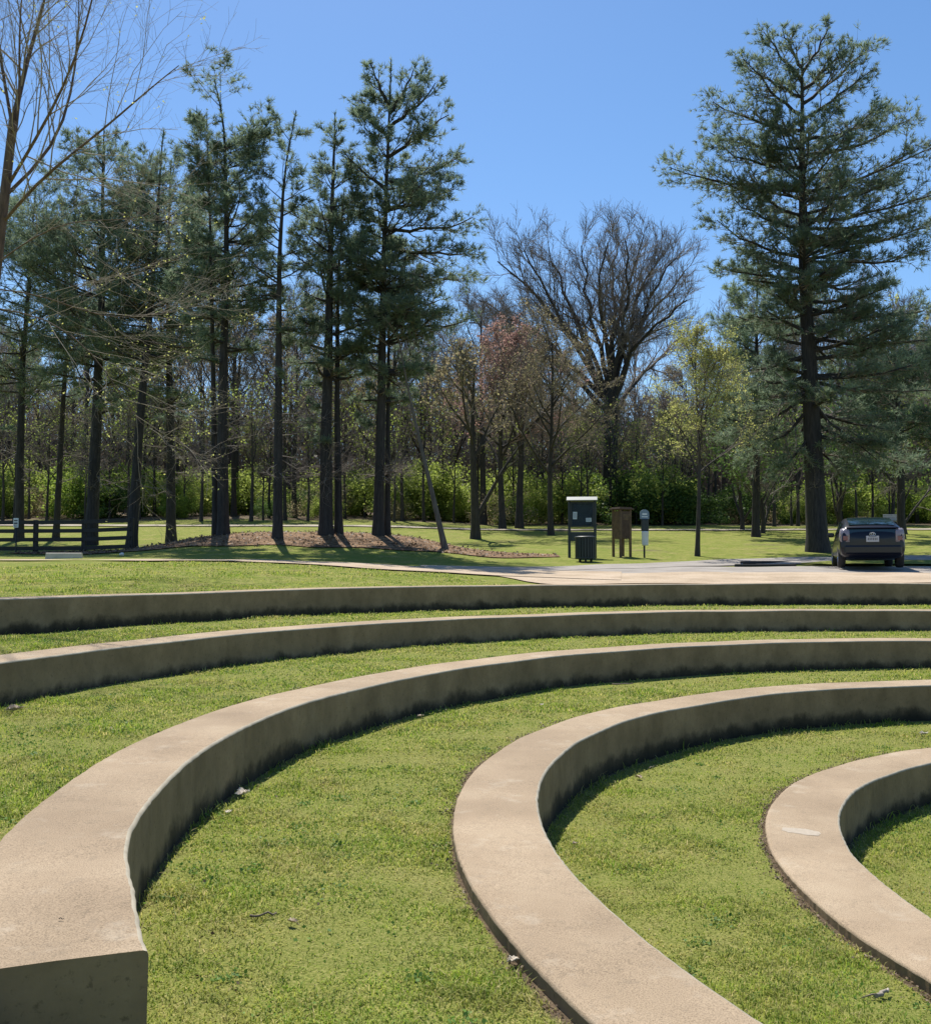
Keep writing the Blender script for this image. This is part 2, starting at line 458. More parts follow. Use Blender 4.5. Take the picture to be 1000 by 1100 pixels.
def along(g, P, n, t0=0, t1=1):
    B, k, _ = P.shape
    t = t0 + (t1 - t0) * g.rand(B, n); s = np.clip(t, 0, .999) * (k - 1); i = s.astype(int); fr = (s - i)[..., None]
    b = np.arange(B)[:, None]
    return (P[b, i] * (1 - fr) + P[b, i + 1] * fr).reshape(-1, 3), np.repeat(nrm(P[:, -1] - P[:, -2]), n, 0)


# ------------------------------------------------------------------ objects
def tag(o, label=None, cat=None, group=None, kind=None):
    if label: o['label'] = label
    if cat: o['category'] = cat
    if group: o['group'] = group
    if kind: o['kind'] = kind
    return o


def thing(name, label, cat, loc, rz=0, group=None):
    o = bpy.data.objects.new(name, None); C.objects.link(o); o.empty_display_size = .2
    o.location = loc; o.rotation_euler = (0, 0, rz)
    return tag(o, label, cat, group)


def dup(root, loc, rz, sc=1, label=None):
    r = root.copy(); C.objects.link(r); r.location = loc; r.rotation_euler = (0, 0, rz); r.scale = (sc, sc, sc) if np.isscalar(sc) else sc
    if label: r['label'] = label
    for ch in list(root.children):
        c = ch.copy(); C.objects.link(c); c.parent = r
        for gch in ch.children:
            d = gch.copy(); C.objects.link(d); d.parent = c
    return r


# ------------------------------------------------------------------ ground: one sheet to the horizon
def soil_at(x, y):
    r = np.hypot(x - CX, y - CY); a = np.degrees(np.arctan2(y - CY, x - CX)) % 360
    s = np.zeros(np.broadcast(x, y).shape)
    for i in range(5):
        on = ((a > START[i]) & (a < END[i] + 1)) * 1.0
        wd = .5 + .5 * np.sin(a * .31 + i * 2) * np.sin(a * .11 + 1)
        s = np.maximum(s, on * np.clip(1 - (r - RW[i] - WW) / (.03 + .13 * wd ** 2), 0, 1) * (r > RW[i] + .3) * (.8 if i else .4))
        s = np.maximum(s, on * np.clip(1 - (RW[i] - r) / .16, 0, 1) * (r < RW[i] + .3) * .6)
    return s


def build_ground():
    rad = [0.0]
    while rad[-1] < 16.4: rad.append(rad[-1] + .09)
    while rad[-1] < 60: rad.append(rad[-1] + min(.6, .1 + (rad[-1] - 16.4) * .02))
    while rad[-1] < 700: rad.append(rad[-1] * 1.05)
    rad = np.array(rad[1:]); na = 480
    a = np.arange(na) * 2 * PI / na
    X = CX + rad[:, None] * np.cos(a); Y = CY + rad[:, None] * np.sin(a)
    Z = G(X, Y)
    V = np.stack([X, Y, Z], -1).reshape(-1, 3)
    V = np.concatenate([V, [[CX, CY, gz(CX, CY)]]])
    idx = np.arange(len(rad) * na).reshape(len(rad), na); nx = np.roll(idx, -1, 1)
    F = np.stack([idx[:-1], idx[1:], nx[1:], nx[:-1]], -1).reshape(-1, 4)
    mb = MB(); mb.add(V, F, 0, True)
    mb.f.append((np.stack([np.full(na, len(V) - 1), idx[0], nx[0]], 1), 0, True))
    o = mb.build('ground', M['turf']); tag(o, kind='structure')
    at = o.data.attributes.new('soil', 'FLOAT', 'POINT'); at.data.foreach_set('value', soil_at(V[:, 0], V[:, 1]).astype(np.float32))
    rr_ = np.hypot(V[:, 0] - CX, V[:, 1] - CY); at = o.data.attributes.new('thatch', 'FLOAT', 'POINT'); at.data.foreach_set('value', (1 - sm((rr_ - 13.5) / 4)).astype(np.float32))
    li = np.maximum(sm((V[:, 1] - 60) / 14) * .75, .33 * sm((V[:, 1] - 32) / 8))  # leaf litter; its far-lawn patches also paint in broken tree shade
    at = o.data.attributes.new('litter', 'FLOAT', 'POINT'); at.data.foreach_set('value', li.astype(np.float32))


build_ground()


def sheet(name, rows, mat, lift=.03, kind='structure', n=None):
    """a paved sheet laid on the ground: rows of (left, right) world points, cross-divided"""
    n = n or 14
    V = []
    for a, b in rows:
        for k in range(n + 1):
            x = a[0] + (b[0] - a[0]) * k / n; y = a[1] + (b[1] - a[1]) * k / n
            V.append((x, y, gz(x, y) + lift))
    V = np.array(V); idx = np.arange(len(V)).reshape(len(rows), n + 1)
    F = np.stack([idx[:-1, :-1], idx[:-1, 1:], idx[1:, 1:], idx[1:, :-1]], -1).reshape(-1, 4)
    o = MB().add(V, F, 0, True).build(name, mat); tag(o, kind=kind); return o


def dense(poly, step=.5):
    out = []
    for a, b in zip(poly[:-1], poly[1:]):
        k = max(1, int(math.hypot(b[0] - a[0], b[1] - a[1]) / step))
        out += [(a[0] + (b[0] - a[0]) * i / k, a[1] + (b[1] - a[1]) * i / k) for i in range(k)]
    return out + [tuple(poly[-1][:2])]


def strip(name, centre, width, mat, lift=.03, n=6):
    c = dense(centre, .6); rows = []
    c = np.array(c)
    for _ in range(4): c[1:-1] = .25 * c[:-2] + .5 * c[1:-1] + .25 * c[2:]
    for i in range(len(c)):
        t = c[min(i + 1, len(c) - 1)] - c[max(i - 1, 0)]; t = t / np.linalg.norm(t); nv = np.array([-t[1], t[0]])
        w = width if np.isscalar(width) else np.interp(i / (len(c) - 1), np.linspace(0, 1, len(width)), width)
        rows.append((c[i] + nv * w / 2, c[i] - nv * w / 2))
    return sheet(name, rows, mat, lift, n=n)


# asphalt lane along the back of the lawn, then curving off to the right round the grass island
strip('side_lane', [(-40, 27.0), (-20, 26.6), (-8, 26.2), (-3, 26.2), (1.5, 26.0), (4, 25.6)], [1.3, 1.3, 1.4, 1.8, 2.6, 3.2], M['paving'], .036)
strip('road', [(-1, 27.4), (2, 28.5), (6, 31.5), (11, 34.5), (17, 36.0), (26, 36.5), (45, 37)], [2.0, 2.8, 3.4, 3.6, 3.6, 3.6], M['asphalt'], .03)
strip('parking_lane', [(1.0, 27.6), (5, 28.4), (10, 28.6), (18, 28.6), (40, 28.6)], [3.0, 4.2, 4.6, 4.6], M['asphalt'], .022)
sheet('grass_island', [((10.6, 31.6), (10.9, 32.3)), ((11.5, 31.3), (12.2, 33.6)), ((13, 31.4), (14, 34.0)), ((15, 31.2), (16.5, 34.2)), ((19, 31.2), (20, 34.2))], M['turf'], .07)
# tan paving behind the top wall
def arc_pt(r, deg): return (CX + r * math.cos(math.radians(deg)), CY + r * math.sin(math.radians(deg)))
rows = []
for d in np.arange(112, 20, -1.0):
    o_ = 16.028 + (max(0, 88 - d) / 10 * .55 if d < 88 else 0)
    w = np.interp(d, [20, 70, 88, 100, 108, 114], [3.0, 3.1, 3.6, 3.8, 3.9, 3.6])
    far = max(20.2, o_ + 1.2)
    rows.append((arc_pt(min(o_, 18.4), d), arc_pt(min(far, 20.6), d)))
sheet('plaza', rows, M['paving'], .024, n=6)
strip('path', [(-60, 62), (-20, 60.5), (0, 60), (15, 60), (30, 61), (50, 58), (70, 50)], 1.6, M['path'], .05)
# mulch bed under the left pines
rows = []
for t in np.linspace(0, 1, 40):
    x = -17 + 20.5 * t; h = 3.1 * math.sin(PI * min(1, max(0.02, t * .98 + .01))) ** .45
    wob = .5 * math.sin(t * 17) + .3 * math.sin(t * 41)
    rows.append(((x, 37.6 - h * .95 + wob * .5), (x, 37.6 + h * .75 + wob * .4)))
sheet('mulch_bed', rows, M['mulch'], .035, n=12)

# ------------------------------------------------------------------ seat walls
WL = ['topmost curved concrete seat wall, bordering the paving and upper lawn',
      'second curved concrete seat wall down from the paving',
      'middle curved concrete seat wall with the squared end nearest the viewer',
      'fourth curved concrete seat wall, broad tan top sweeping between two turf terraces',
      'lowest and innermost curved concrete seat wall, grey cement patch on its top']
for i in range(5):
    g = rs(20 + i)
    a0, a1 = START[i], END[i]; n = int((a1 - a0) / (.35 if i > 1 else .5))
    th = np.radians(np.linspace(a0, a1, n + 1))
    dr = np.zeros(n + 1); dz = np.zeros(n + 1)
    for q in range(1, 9):
        dr += g.randn() * .006 / q ** .8 * np.sin(th * q * 3 + g.rand() * 9) * RW[i] / 10; dz += g.randn() * .006 / q ** .8 * np.sin(th * q * 5 + g.rand() * 9)
    jit = g.randn(n + 1) * .0018 - (g.rand(n + 1) < .05) * g.rand(n + 1) * .006
    if i == 2: dr -= np.interp(np.degrees(th), [188, 191, 193, 196.5, 200.5], [0, .0, .02, .09, .13])
    prof = [(0, -.75), (0, -.2), (0, -.018), (.005, -.005), (.018, 0), (.03, .0005), (.3, .003), (.57, 0), (.592, -.007), (.6, -.022), (.6, -.2), (.6, -.55)]
    k = len(prof)
    V = np.empty((n + 1, k, 3)); UV = np.empty((n + 1, k, 2))
    for q, (po, pz) in enumerate(prof):
        r = RW[i] + po + dr + (jit if q in (2, 3, 4, 8, 9) else 0)
        V[:, q, 0] = CX + r * np.cos(th); V[:, q, 1] = CY + r * np.sin(th); V[:, q, 2] = TOP[i] + pz + (dz if pz > -.1 else 0)
        UV[:, q, 0] = th * RW[i]; UV[:, q, 1] = pz + .45
    idx = np.arange((n + 1) * k).reshape(n + 1, k)
    mb = MB(); mb.v.append(V.reshape(-1, 3)); mb.n = (n + 1) * k
    mi = {0: 1, 1: 1, 2: 2, 3: 2, 4: 0, 7: 0, 8: 0, 9: 1, 10: 1}
    for q in range(k - 1):
        mb.f.append((np.stack([idx[:-1, q], idx[:-1, q + 1], idx[1:, q + 1], idx[1:, q]], -1), mi.get(q, 0), q in (2, 3, 8)))
    for e in (0, n):
        c = idx[e]; f = np.array([[c[0], c[1], c[10], c[11]], [c[1], c[2], c[9], c[10]], [c[2], c[3], c[8], c[9]], [c[3], c[4], c[7], c[8]]])
        mb.f.append((f[:, ::-1] if e == n else f, 1, False)); 
        t = np.array([[c[4], c[5], c[6]], [c[4], c[6], c[7]]])
        mb.f.append((t[:, ::-1] if e == n else t, 1, False))
    o = mb.build('seat_wall', [M['concrete'], M['stucco'], M['rim']])
    uvl = o.data.uv_layers.new(name='UVMap'); li = np.empty(len(o.data.loops), np.int32); o.data.loops.foreach_get('vertex_index', li)
    uvl.data.foreach_set('uv', UV.reshape(-1, 2)[li].astype(np.float32).ravel())
    tag(o, WL[i], 'seat wall', 'curved concrete seat walls of the amphitheatre')
    if i == 4:                                                       # smeared cement repair on top
        pv = []; c0 = math.radians(164.5)
        g2 = rs(5); N = 46
        for q in range(N):
            an = q * 2 * PI / N; rr_ = .15 * (1 + .15 * math.sin(an * 3 + 1) + .045 * g2.randn())
            r = RW[i] + .30 + rr_ * math.cos(an) * .95; t = c0 + rr_ * math.sin(an) * 1.0 / RW[i]
            pv.append((CX + r * math.cos(t), CY + r * math.sin(t), TOP[i] + .0095))
        pv.append((CX + (RW[i] + .3) * math.cos(c0), CY + (RW[i] + .3) * math.sin(c0), TOP[i] + .0115))
        MB().add(pv, [[N, q, (q + 1) % N] for q in range(N)], 0, True).build('cement_patch', M['patch'], o)


# ------------------------------------------------------------------ grass
def build_grass():
    g = rs(3)
    pts = []
    def scatter(n, x0, x1, y0, y1):
        return np.stack([x0 + (x1 - x0) * g.rand(n), y0 + (y1 - y0) * g.rand(n)], 1)
    for y0, y1, dens in ((2.2, 4.5, 11000), (4.5, 7, 7000), (7, 10, 3800), (10, 14, 1900), (14, 19, 800), (19, 27, 300)):
        x0, x1 = -.62 * y1 - .8, .62 * y1 + .8
        p = scatter(int(dens * (x1 - x0) * (y1 - y0)), x0, x1, y0, y1)
        p = p[np.abs(p[:, 0]) < .56 * p[:, 1] + .9]
        pts.append(p)
    p = np.concatenate(pts)
    x, y = p[:, 0], p[:, 1]
    r = np.hypot(x - CX, y - CY); a = np.degrees(np.arctan2(y - CY, x - CX)) % 360
    keep = np.ones(len(p), bool)
    for i in range(5): keep &= ~((r > RW[i] - .012) & (r < RW[i] + WW + .015) & (a > START[i]) & (a < END[i] + .1))
    pn = np.zeros(len(p)); gn = rs(44)
    for q in range(22):
        kx, ky = gn.randn(2) * (1.2 + q * .55); pn += np.sin(x * kx + y * ky + gn.rand() * 6.3) / (1 + q * .12)
    pn = np.clip(.5 + pn * .13, 0, 1)
    keep &= g.rand(len(p)) < (.45 + .55 * pn) * (1 - .9 * np.clip(soil_at(x, y) * 1.3, 0, 1))
    # nothing on paving or lane
    pl = (r > 16.0) & (a < 115) ; keep &= ~pl
    keep &= ~((y > 25.0) & (y < 28.4))
    keep &= r < 24
    p = p[keep]; x, y = p[:, 0], p[:, 1]; z = G(x, y) - .004
    N = len(p); d = y
    rr0 = r[keep]; foot = np.zeros(N)
    for i in range(5): foot = np.maximum(foot, np.clip(1 - (RW[i] - rr0) / .09, 0, 1) * (rr0 < RW[i]))
    h = (.013 + .030 * g.rand(N) ** 1.8) * np.interp(d, [3, 12, 25], [1, 1.15, 1.3]) * (.55 + 1.0 * pn[keep] ** 1.5) * (1 + 2.2 * foot * g.rand(N))
    w = np.interp(d, [2, 8, 14, 25], [.0018, .0036, .006, .011]) * (.7 + .6 * g.rand(N))
    yaw = g.rand(N) * 2 * PI; ln_ = np.abs(g.randn(N)) * .8 + .3
    dirx, diry = np.cos(yaw), np.sin(yaw)
    fy = yaw + 1.1 + g.rand(N); sx, sy = np.cos(fy) * w, np.sin(fy) * w
    B0 = np.stack([x - sx, y - sy, z], 1); B1 = np.stack([x + sx, y + sy, z], 1)
    mx, my = x + dirx * h * ln_ * .35, y + diry * h * ln_ * .35; mz = z + h * .6
    M0 = np.stack([mx - sx * .8, my - sy * .8, mz], 1); M1 = np.stack([mx + sx * .8, my + sy * .8, mz], 1)
    T = np.stack([x + dirx * h * ln_, y + diry * h * ln_, z + h * np.clip(1.05 - .25 * ln_, .4, 1)], 1)
    V = np.stack([B0, B1, M1, M0, T], 1).reshape(-1, 3)
    b = np.arange(N)[:, None] * 5
    mb = MB(); mb.add(V, b + np.array([[0, 1, 2, 3]]))
    mb.f.append((b + np.array([[3, 2, 4]]), 0, False))
    o = mb.build('grass', M['blade']); tag(o, 'short mown green and straw grass on the terraces and lawn', 'grass', kind='stuff')
    print('blades', N)


build_grass()


def build_weeds():
    g = rs(71); out = []
    for q in range(420):
        y = 2.4 + 13 * g.rand() ** 1.4; x = (g.rand() - .5) * 1.2 * y; r = math.hypot(x - CX, y - CY)
        if any(RW[i] - .04 < r < RW[i] + WW + .04 for i in range(5)) or r > 15.9: continue
        n = g.randint(10, 60); sp = .03 + .09 * g.rand(); px_ = x + g.randn(n) * sp; py_ = y + g.randn(n) * sp
        rr_ = np.hypot(px_ - CX, py_ - CY); ok = np.ones(n, bool)
        for i in range(5): ok &= ~((rr_ > RW[i] - .01) & (rr_ < RW[i] + WW + .01))
        out.append(np.stack([px_, py_, G(px_, py_) + .006 + .016 * g.rand(n)], 1)[ok])
    mb = MB(); leaves(g, mb, np.concatenate(out), .017, 0, 1.0)
    tag(mb.build('weeds', M['weed']), 'small clumps of broad leaved weeds and clover in the turf', 'weeds', kind='stuff')


build_weeds()


def build_litter():
    g = rs(8); out = []
    for i in range(1, 5):
        n = 5200; a = np.radians(100 + g.rand(n) * (END[i] - 100)); cl = .5 + .5 * np.sin(a * 37 + i) * np.sin(a * 91 + 2 * i)
        r = RW[i] + WW + .008 + np.abs(g.randn(n)) * .055 * (.3 + cl); k = g.rand(n) < cl ** 1.5 * .8
        x = CX + r * np.cos(a); y = CY + r * np.sin(a); out.append(np.stack([x, y, G(x, y) + .008 + .012 * g.rand(n)], 1)[k])
    n = 900; x = (g.rand(n) - .5) * 14; y = 2.4 + 9 * g.rand(n) ** 1.3; r = np.hypot(x - CX, y - CY)
    on = np.ones(n, bool)
    for i in range(5): on &= ~((r > RW[i] - .01) & (r < RW[i] + WW + .02))
    out.append(np.stack([x, y, G(x, y) + .016], 1)[on])
    mb = MB(); p = np.concatenate(out); leaves(g, mb, p, .014, 0, 1.2)
    tag(mb.build('leaf_litter', M['litter']), 'crumbled brown leaf bits along the outer edges of the walls', 'leaf litter', kind='stuff')
    n = 5000; x = -17 + 20.5 * g.rand(n); y = 34.4 + 6 * g.rand(n); mb = MB(); k = np.abs(y - 37.5) < 2.9 * np.sin(np.clip((x + 17) / 20.5, .02, .98) * PI) ** .5
    leaves(g, mb, np.stack([x, y, G(x, y) + .05], 1)[k], .075, 0, 2.0)
    tag(mb.build('mulch_chips', M['litter']), 'loose bark chips and dry leaves on the mulch bed', 'mulch', kind='stuff')


build_litter()

# ------------------------------------------------------------------ trees
def pine(label, Y, stem, wpx, prof, seed, nb=40, tuft=6, crown_from=None, group='tall pines', second=None, mat='needle', name='pine_tree', bare_low=9, nlen=.19, nw=.0105, dens=1.0, boughs=()):
    """stem: photo points from foot to tip at depth Y; prof: (row, left px, right px) crown reach"""
    g = rs(seed); sc = FPX / Y
    if group == PG_:
        if stem[0][0] < 200: prof = [(q[0], q[1] * 1.22, q[2] * 1.22) for q in prof]; nb = int(nb * 1.2)
        nb = int(nb * 1.4); tuft += 1; dens *= .82; prof = [(q[0], q[1] * (1.14 - .3 * bool(boughs)), q[2] * (1.14 - .34 * bool(boughs))) for q in prof]; prof.append((min(prof[-1][0] + 45, 500), 14, 14))
    base = PX(stem[0][0], Y)
    P = [Vector((0, 0, -.15))] + [PX(a, Y, b) - base for a, b in stem[1:]]
    tr = path_pts(P, 26)
    tr[1:-1, 1] += np.cumsum(g.randn(24)) * .03
    Hh = tr[-1, 2]; w = wpx / sc / 2
    rad = w * (1 - np.linspace(0, 1, 26) ** 1.15 * .93); rad[0] *= 1.3; rad[1] *= 1.04; rad = np.maximum(rad, .015)
    root = thing(name, label, 'pine tree', base, 0, group)
    mt = MB(); tubes(mt, tr, rad, 12)
    mc = MB()
    rows = np.array([PX(0, Y, q[0]).z - base.z for q in prof])[::-1]; Lm = np.array([q[1] / sc for q in prof])[::-1]; Rm = np.array([q[2] / sc for q in prof])[::-1]
    h0, h1 = rows[0], Hh
    # branches in loose whorls
    hs = np.sort(h0 + (h1 - h0 - .25) * (g.rand(nb) * .35 + .65 * (np.arange(nb) + .5) / nb))
    wsp = 1.05 if nb > 90 else .6
    hs = np.where(g.rand(nb) < .75, np.round(hs / wsp) * wsp + g.randn(nb) * .06, hs); hs = np.clip(hs, h0, h1 - .15)
    az = g.rand(nb) * 2 * PI
    cz = np.cos(az); L = np.interp(hs, rows, Lm); Rr = np.interp(hs, rows, Rm)
    ln_ = np.where(cz > 0, Rr, L) * np.abs(cz) + (L + Rr) / 2 * (1 - np.abs(cz))
    ln_ = np.maximum(ln_ * 1.12 * (.6 + .5 * g.rand(nb)), .3)
    f = (hs - h0) / (h1 - h0)
    el = np.radians(-6 + 52 * f ** 1.6 + 9 * g.randn(nb))
    tz = tr[:, 2]; px_ = np.interp(hs, tz, tr[:, 0]); py_ = np.interp(hs, tz, tr[:, 1]); rr_ = np.interp(hs, tz, rad)
    d = np.stack([np.cos(az) * np.cos(el), np.sin(az) * np.cos(el), np.sin(el)], 1)
    n1 = 8; B = np.empty((nb, n1, 3)); B[:, 0] = np.stack([px_, py_, hs], 1)
    for q in range(1, n1):
        B[:, q] = B[:, q - 1] + d * (ln_ / (n1 - 1))[:, None]
        d = nrm(d + np.array([0, 0, .055]) + .07 * g.randn(nb, 3))
    R1 = np.clip(rr_ * .42, .018, .10)[:, None] * np.linspace(1, .22, n1)[None]
    if boughs:
        X_ = []
        for ya, bx, by in boughs:
            za = PX(0, Y, ya).z - base.z; a_ = np.array([np.interp(za, tz, tr[:, 0]), np.interp(za, tz, tr[:, 1]), za]); e_ = np.array(PX(bx, Y, by) - base); e_[1] += g.randn() * .9
            t_ = np.linspace(0, 1, n1)[:, None]; q_ = a_ + (e_ - a_) * t_; q_[:, 2] -= .35 * np.sin(t_[:, 0] * PI) * (.4 + .2 * g.rand()) * np.linalg.norm(e_ - a_) * .3; q_[1:] += g.randn(n1 - 1, 3) * .05; X_.append(q_)
        B = np.concatenate([B, np.array(X_)]); ln_ = np.concatenate([ln_, np.linalg.norm(B[nb:, -1] - B[nb:, 0], axis=1)]); R1 = np.concatenate([R1, np.full((len(X_), n1), .085) * np.linspace(1, .2, n1)])
    tubes(mt, B[ln_ > .9], R1[ln_ > .9], 5)
    # bare dead snags under the crown
    if bare_low:
        hb = 2.2 + (h0 - 2.2) * g.rand(bare_low * 2); a2 = g.rand(bare_low * 2) * 2 * PI
        S = np.empty((len(hb), 4, 3)); S[:, 0] = np.stack([np.interp(hb, tz, tr[:, 0]), np.interp(hb, tz, tr[:, 1]), hb], 1)
        dd = np.stack([np.cos(a2), np.sin(a2), .1 + .3 * g.randn(len(hb))], 1); l2 = .4 + 1.3 * g.rand(len(hb))
        for q in range(1, 4): S[:, q] = S[:, q - 1] + dd * (l2 / 3)[:, None]; dd = nrm(dd + .18 * g.randn(len(hb), 3))
        SR = np.full((len(hb), 4), .022) * np.linspace(1, .35, 4); tubes(mc, S, SR, 4, 0)
        S2, SR2 = grow(g, S, SR, 7, .2, 1, 45, 12, lambda t, pl: pl * .5, .55, 4, .0, .14); tubes(mc, S2, SR2, 3, 0)
        S3, SR3 = grow(g, S2, SR2, 5, .2, 1, 45, 12, lambda t, pl: pl * .5, .6, 3, .0, .14); tubes(mc, S3, SR3, 3, 0)
    nn = np.maximum((ln_ * 6.0 * dens).astype(int), 4)
    P2, R2 = grow(g, B, R1, nn, .22, 1.0, 48, 12, lambda t, pl: np.clip((.16 + .34 * (1 - t)) * pl, .25, 1.5), .5, 4, .05, .12, .72, .007)
    tubes(mc, P2, R2, 3, 0)
    P3, R3 = grow(g, P2, R2, 4, .2, 1.0, 42, 12, lambda t, pl: np.clip(.45 * pl, .16, .5), .6, 3, .08, .12, .5, .005)
    tubes(mc, P3, R3, 3, 0)
    a, b = along(g, P3, 2, .3, 1); c, e = along(g, P2, 2, .5, 1)
    needles(g, mc, np.concatenate([a, c]), np.concatenate([b, e]), tuft, nlen, nw, 1)
    # leader tip
    a, b = along(g, tr[None, -4:], 26, .1, 1); needles(g, mc, a, b, tuft, nlen, nw, 1)
    mt.build('trunk', M['pine_bark'], root); mc.build('crown', [M['twig'], M[mat]], root)
    if second is not None:                                            # a twin stem from the same foot
        P = [second[0] and PX(second[0][0], Y + .4) - base] + [PX(q[0], Y + .4, q[1]) - base for q in second[1:]]
        P[0].z = -.1
        t2 = path_pts(P, 16); r2 = w * .62 * (1 - np.linspace(0, 1, 16) * .93); r2[0] *= 1.3
        tubes(m2 := MB(), t2, r2, 9); m2.build('trunk', M['pine_bark'], root)
        Q1, S1 = grow(g, t2[None], r2[None], 22, .5, 1, 62, 12, lambda t, pl: 1.9 * (1.25 - t) + .25, .4, 6, .08, .08, 0, .012); tubes(m3 := MB(), Q1, S1, 4)
        Q2, S2_ = grow(g, Q1, S1, 8, .2, 1, 46, 12, lambda t, pl: np.clip(pl * .42, .2, .9), .5, 4, .06, .12, .6, .006); tubes(m3, Q2, S2_, 3)
        Q3, S3_ = grow(g, Q2, S2_, 4, .2, 1, 42, 12, lambda t, pl: np.clip(pl * .5, .15, .45), .6, 3, .08, .12, .4, .005); tubes(m3, Q3, S3_, 3)
        a, b = along(g, Q3, 2, .3, 1); needles(g, m3, a, b, tuft, nlen, nw, 1); a, b = along(g, t2[None, -3:], 20, 0, 1); needles(g, m3, a, b, tuft, nlen, nw, 1)
        m3.build('crown', [M['twig'], M[mat]], root)
    return root


PG_ = 'tall pines along the back of the lawn'
pine('tall dark pine behind the fence at the far left of the row', 48, [(20, 578), (24, 400), (33, 290), (38, 205)], 10, [(200, 8, 8), (240, 40, 42), (300, 60, 60), (360, 55, 58), (420, 30, 36)], 1, 34, 5, group=PG_)
pine('slim pine leaning right between two fence posts', 50, [(60, 578), (68, 450), (80, 280), (86, 170)], 7, [(165, 6, 6), (200, 26, 26), (260, 36, 40), (330, 42, 40), (400, 26, 30)], 2, 32, 5, group=PG_)
pine('stout pine right behind the fence with a broad dusky crown', 45, [(97, 585), (104, 450), (110, 300), (112, 135)], 14, [(130, 10, 10), (165, 32, 30), (220, 46, 44), (290, 60, 56), (370, 52, 50), (430, 28, 34)], 3, 44, 6, group=PG_)
pine('pine leaning right beside the end post of the fence', 42.6, [(141, 586), (150, 460), (163, 320), (172, 190), (176, 140)], 12, [(135, 8, 8), (175, 32, 30), (240, 48, 46), (310, 50, 54), (390, 36, 40)], 4, 40, 6, group=PG_)
pine('straight pine on the shaded grass just right of the fence', 47, [(184, 575), (182, 430), (180, 290), (184, 172)], 11, [(165, 8, 8), (205, 30, 32), (270, 44, 48), (340, 50, 44), (420, 30, 30)], 5, 38, 6, group=PG_)
pine('tallest double topped pine on the left part of the mulch bed', 38, [(240, 582), (239, 440), (243, 250), (240, 130), (230, 84)], 13, [(74, 14, 14), (85, 36, 38), (125, 44, 52), (160, 44, 58), (200, 34, 50), (260, 40, 56), (330, 44, 50), (390, 22, 30)], 6, 52, 7, second=[(232, 575), (229, 400), (226, 250), (222, 120)], group=PG_)
pine('sparse crooked pine with thin see-through crown and a bent limb', 36.5, [(298, 590), (299, 430), (300, 280), (306, 180), (318, 118)], 11, [(116, 8, 8), (150, 30, 26), (200, 34, 30), (260, 40, 30), (320, 36, 28), (380, 20, 20)], 7, 30, 5, group=PG_, dens=.7)
pine('twin stemmed pine in the middle of the mulch bed', 37.5, [(350, 580), (351, 430), (355, 260), (360, 120)], 15, [(116, 8, 8), (150, 30, 22), (200, 40, 34), (260, 48, 40), (320, 46, 44), (390, 42, 40), (450, 18, 22)], 8, 46, 6, second=[(364, 580), (362, 430), (363, 300), (370, 200)], group=PG_)
pine('tall pine at the right end of the row, long boughs against open sky', 38, [(406, 578), (410, 430), (413, 250), (418, 120), (420, 64)], 12, [(62, 8, 8), (85, 26, 38), (110, 40, 60), (150, 50, 66), (185, 54, 74), (215, 40, 62), (245, 40, 92), (275, 46, 98), (310, 52, 74), (360, 58, 90), (420, 44, 50), (470, 20, 24)], 9, 66, 8, second=[(416, 580), (417, 430), (418, 330), (420, 250)], group=PG_,
     boughs=[(112, 398, 70), (120, 446, 78), (136, 470, 100), (150, 384, 96), (168, 482, 122), (196, 498, 160), (204, 372, 170), (222, 490, 196), (248, 508, 232), (266, 512, 274), (290, 505, 290), (320, 470, 318), (350, 500, 342), (380, 370, 376)])
pine('huge broad pine standing alone beyond the parked car', 40, [(879, 590), (872, 450), (864, 280), (861, 120), (862, 62)], 23, [(58, 8, 8), (62, 18, 22), (70, 28, 36), (95, 46, 50), (115, 54, 60), (135, 60, 60), (150, 50, 66), (168, 52, 80), (183, 70, 84), (198, 60, 84), (222, 54, 100), (245, 64, 100), (275, 64, 84), (300, 62, 70), (330, 60, 90), (370, 62, 92), (410, 62, 92), (450, 58, 84), (480, 44, 60), (505, 20, 28)], 10, 76, 9, group='large pines right of the plaza', bare_low=3,
     boughs=[(72, 838, 36), (78, 888, 32), (88, 816, 44), (96, 906, 58), (104, 800, 66), (112, 932, 52), (124, 790, 78), (128, 922, 88), (140, 762, 112), (150, 962, 108), (158, 770, 128), (166, 984, 122), (178, 764, 152), (200, 716, 180), (204, 760, 190), (206, 1002, 160), (214, 972, 182), (236, 1012, 208), (246, 788, 214), (262, 1010, 236), (276, 758, 250), (280, 986, 276), (296, 772, 292), (304, 960, 300), (330, 1000, 330), (336, 790, 340), (362, 1010, 372), (380, 782, 398), (410, 1000, 420), (420, 790, 448), (440, 960, 462), (425, 776, 466), (440, 806, 492), (462, 832, 508), (430, 932, 496), (452, 990, 494), (470, 912, 512)])
pine('soft pale green pine standing behind the left side of the huge pine', 52, [(812, 575), (812, 450), (812, 330), (814, 282)], 9, [(280, 6, 6), (305, 30, 28), (350, 42, 40), (400, 48, 46), (450, 46, 46), (500, 26, 30)], 11, 56, 8, mat='needle_pale', group='large pines right of the plaza')
pine('low dark pine at the right edge of the view with drooping boughs', 50, [(968, 572), (966, 480), (962, 400), (960, 345)], 9, [(345, 6, 6), (375, 46, 46), (420, 70, 70), (460, 70, 70), (490, 40, 40)], 12, 46, 7, mat='needle_dark', group='large pines right of the plaza')


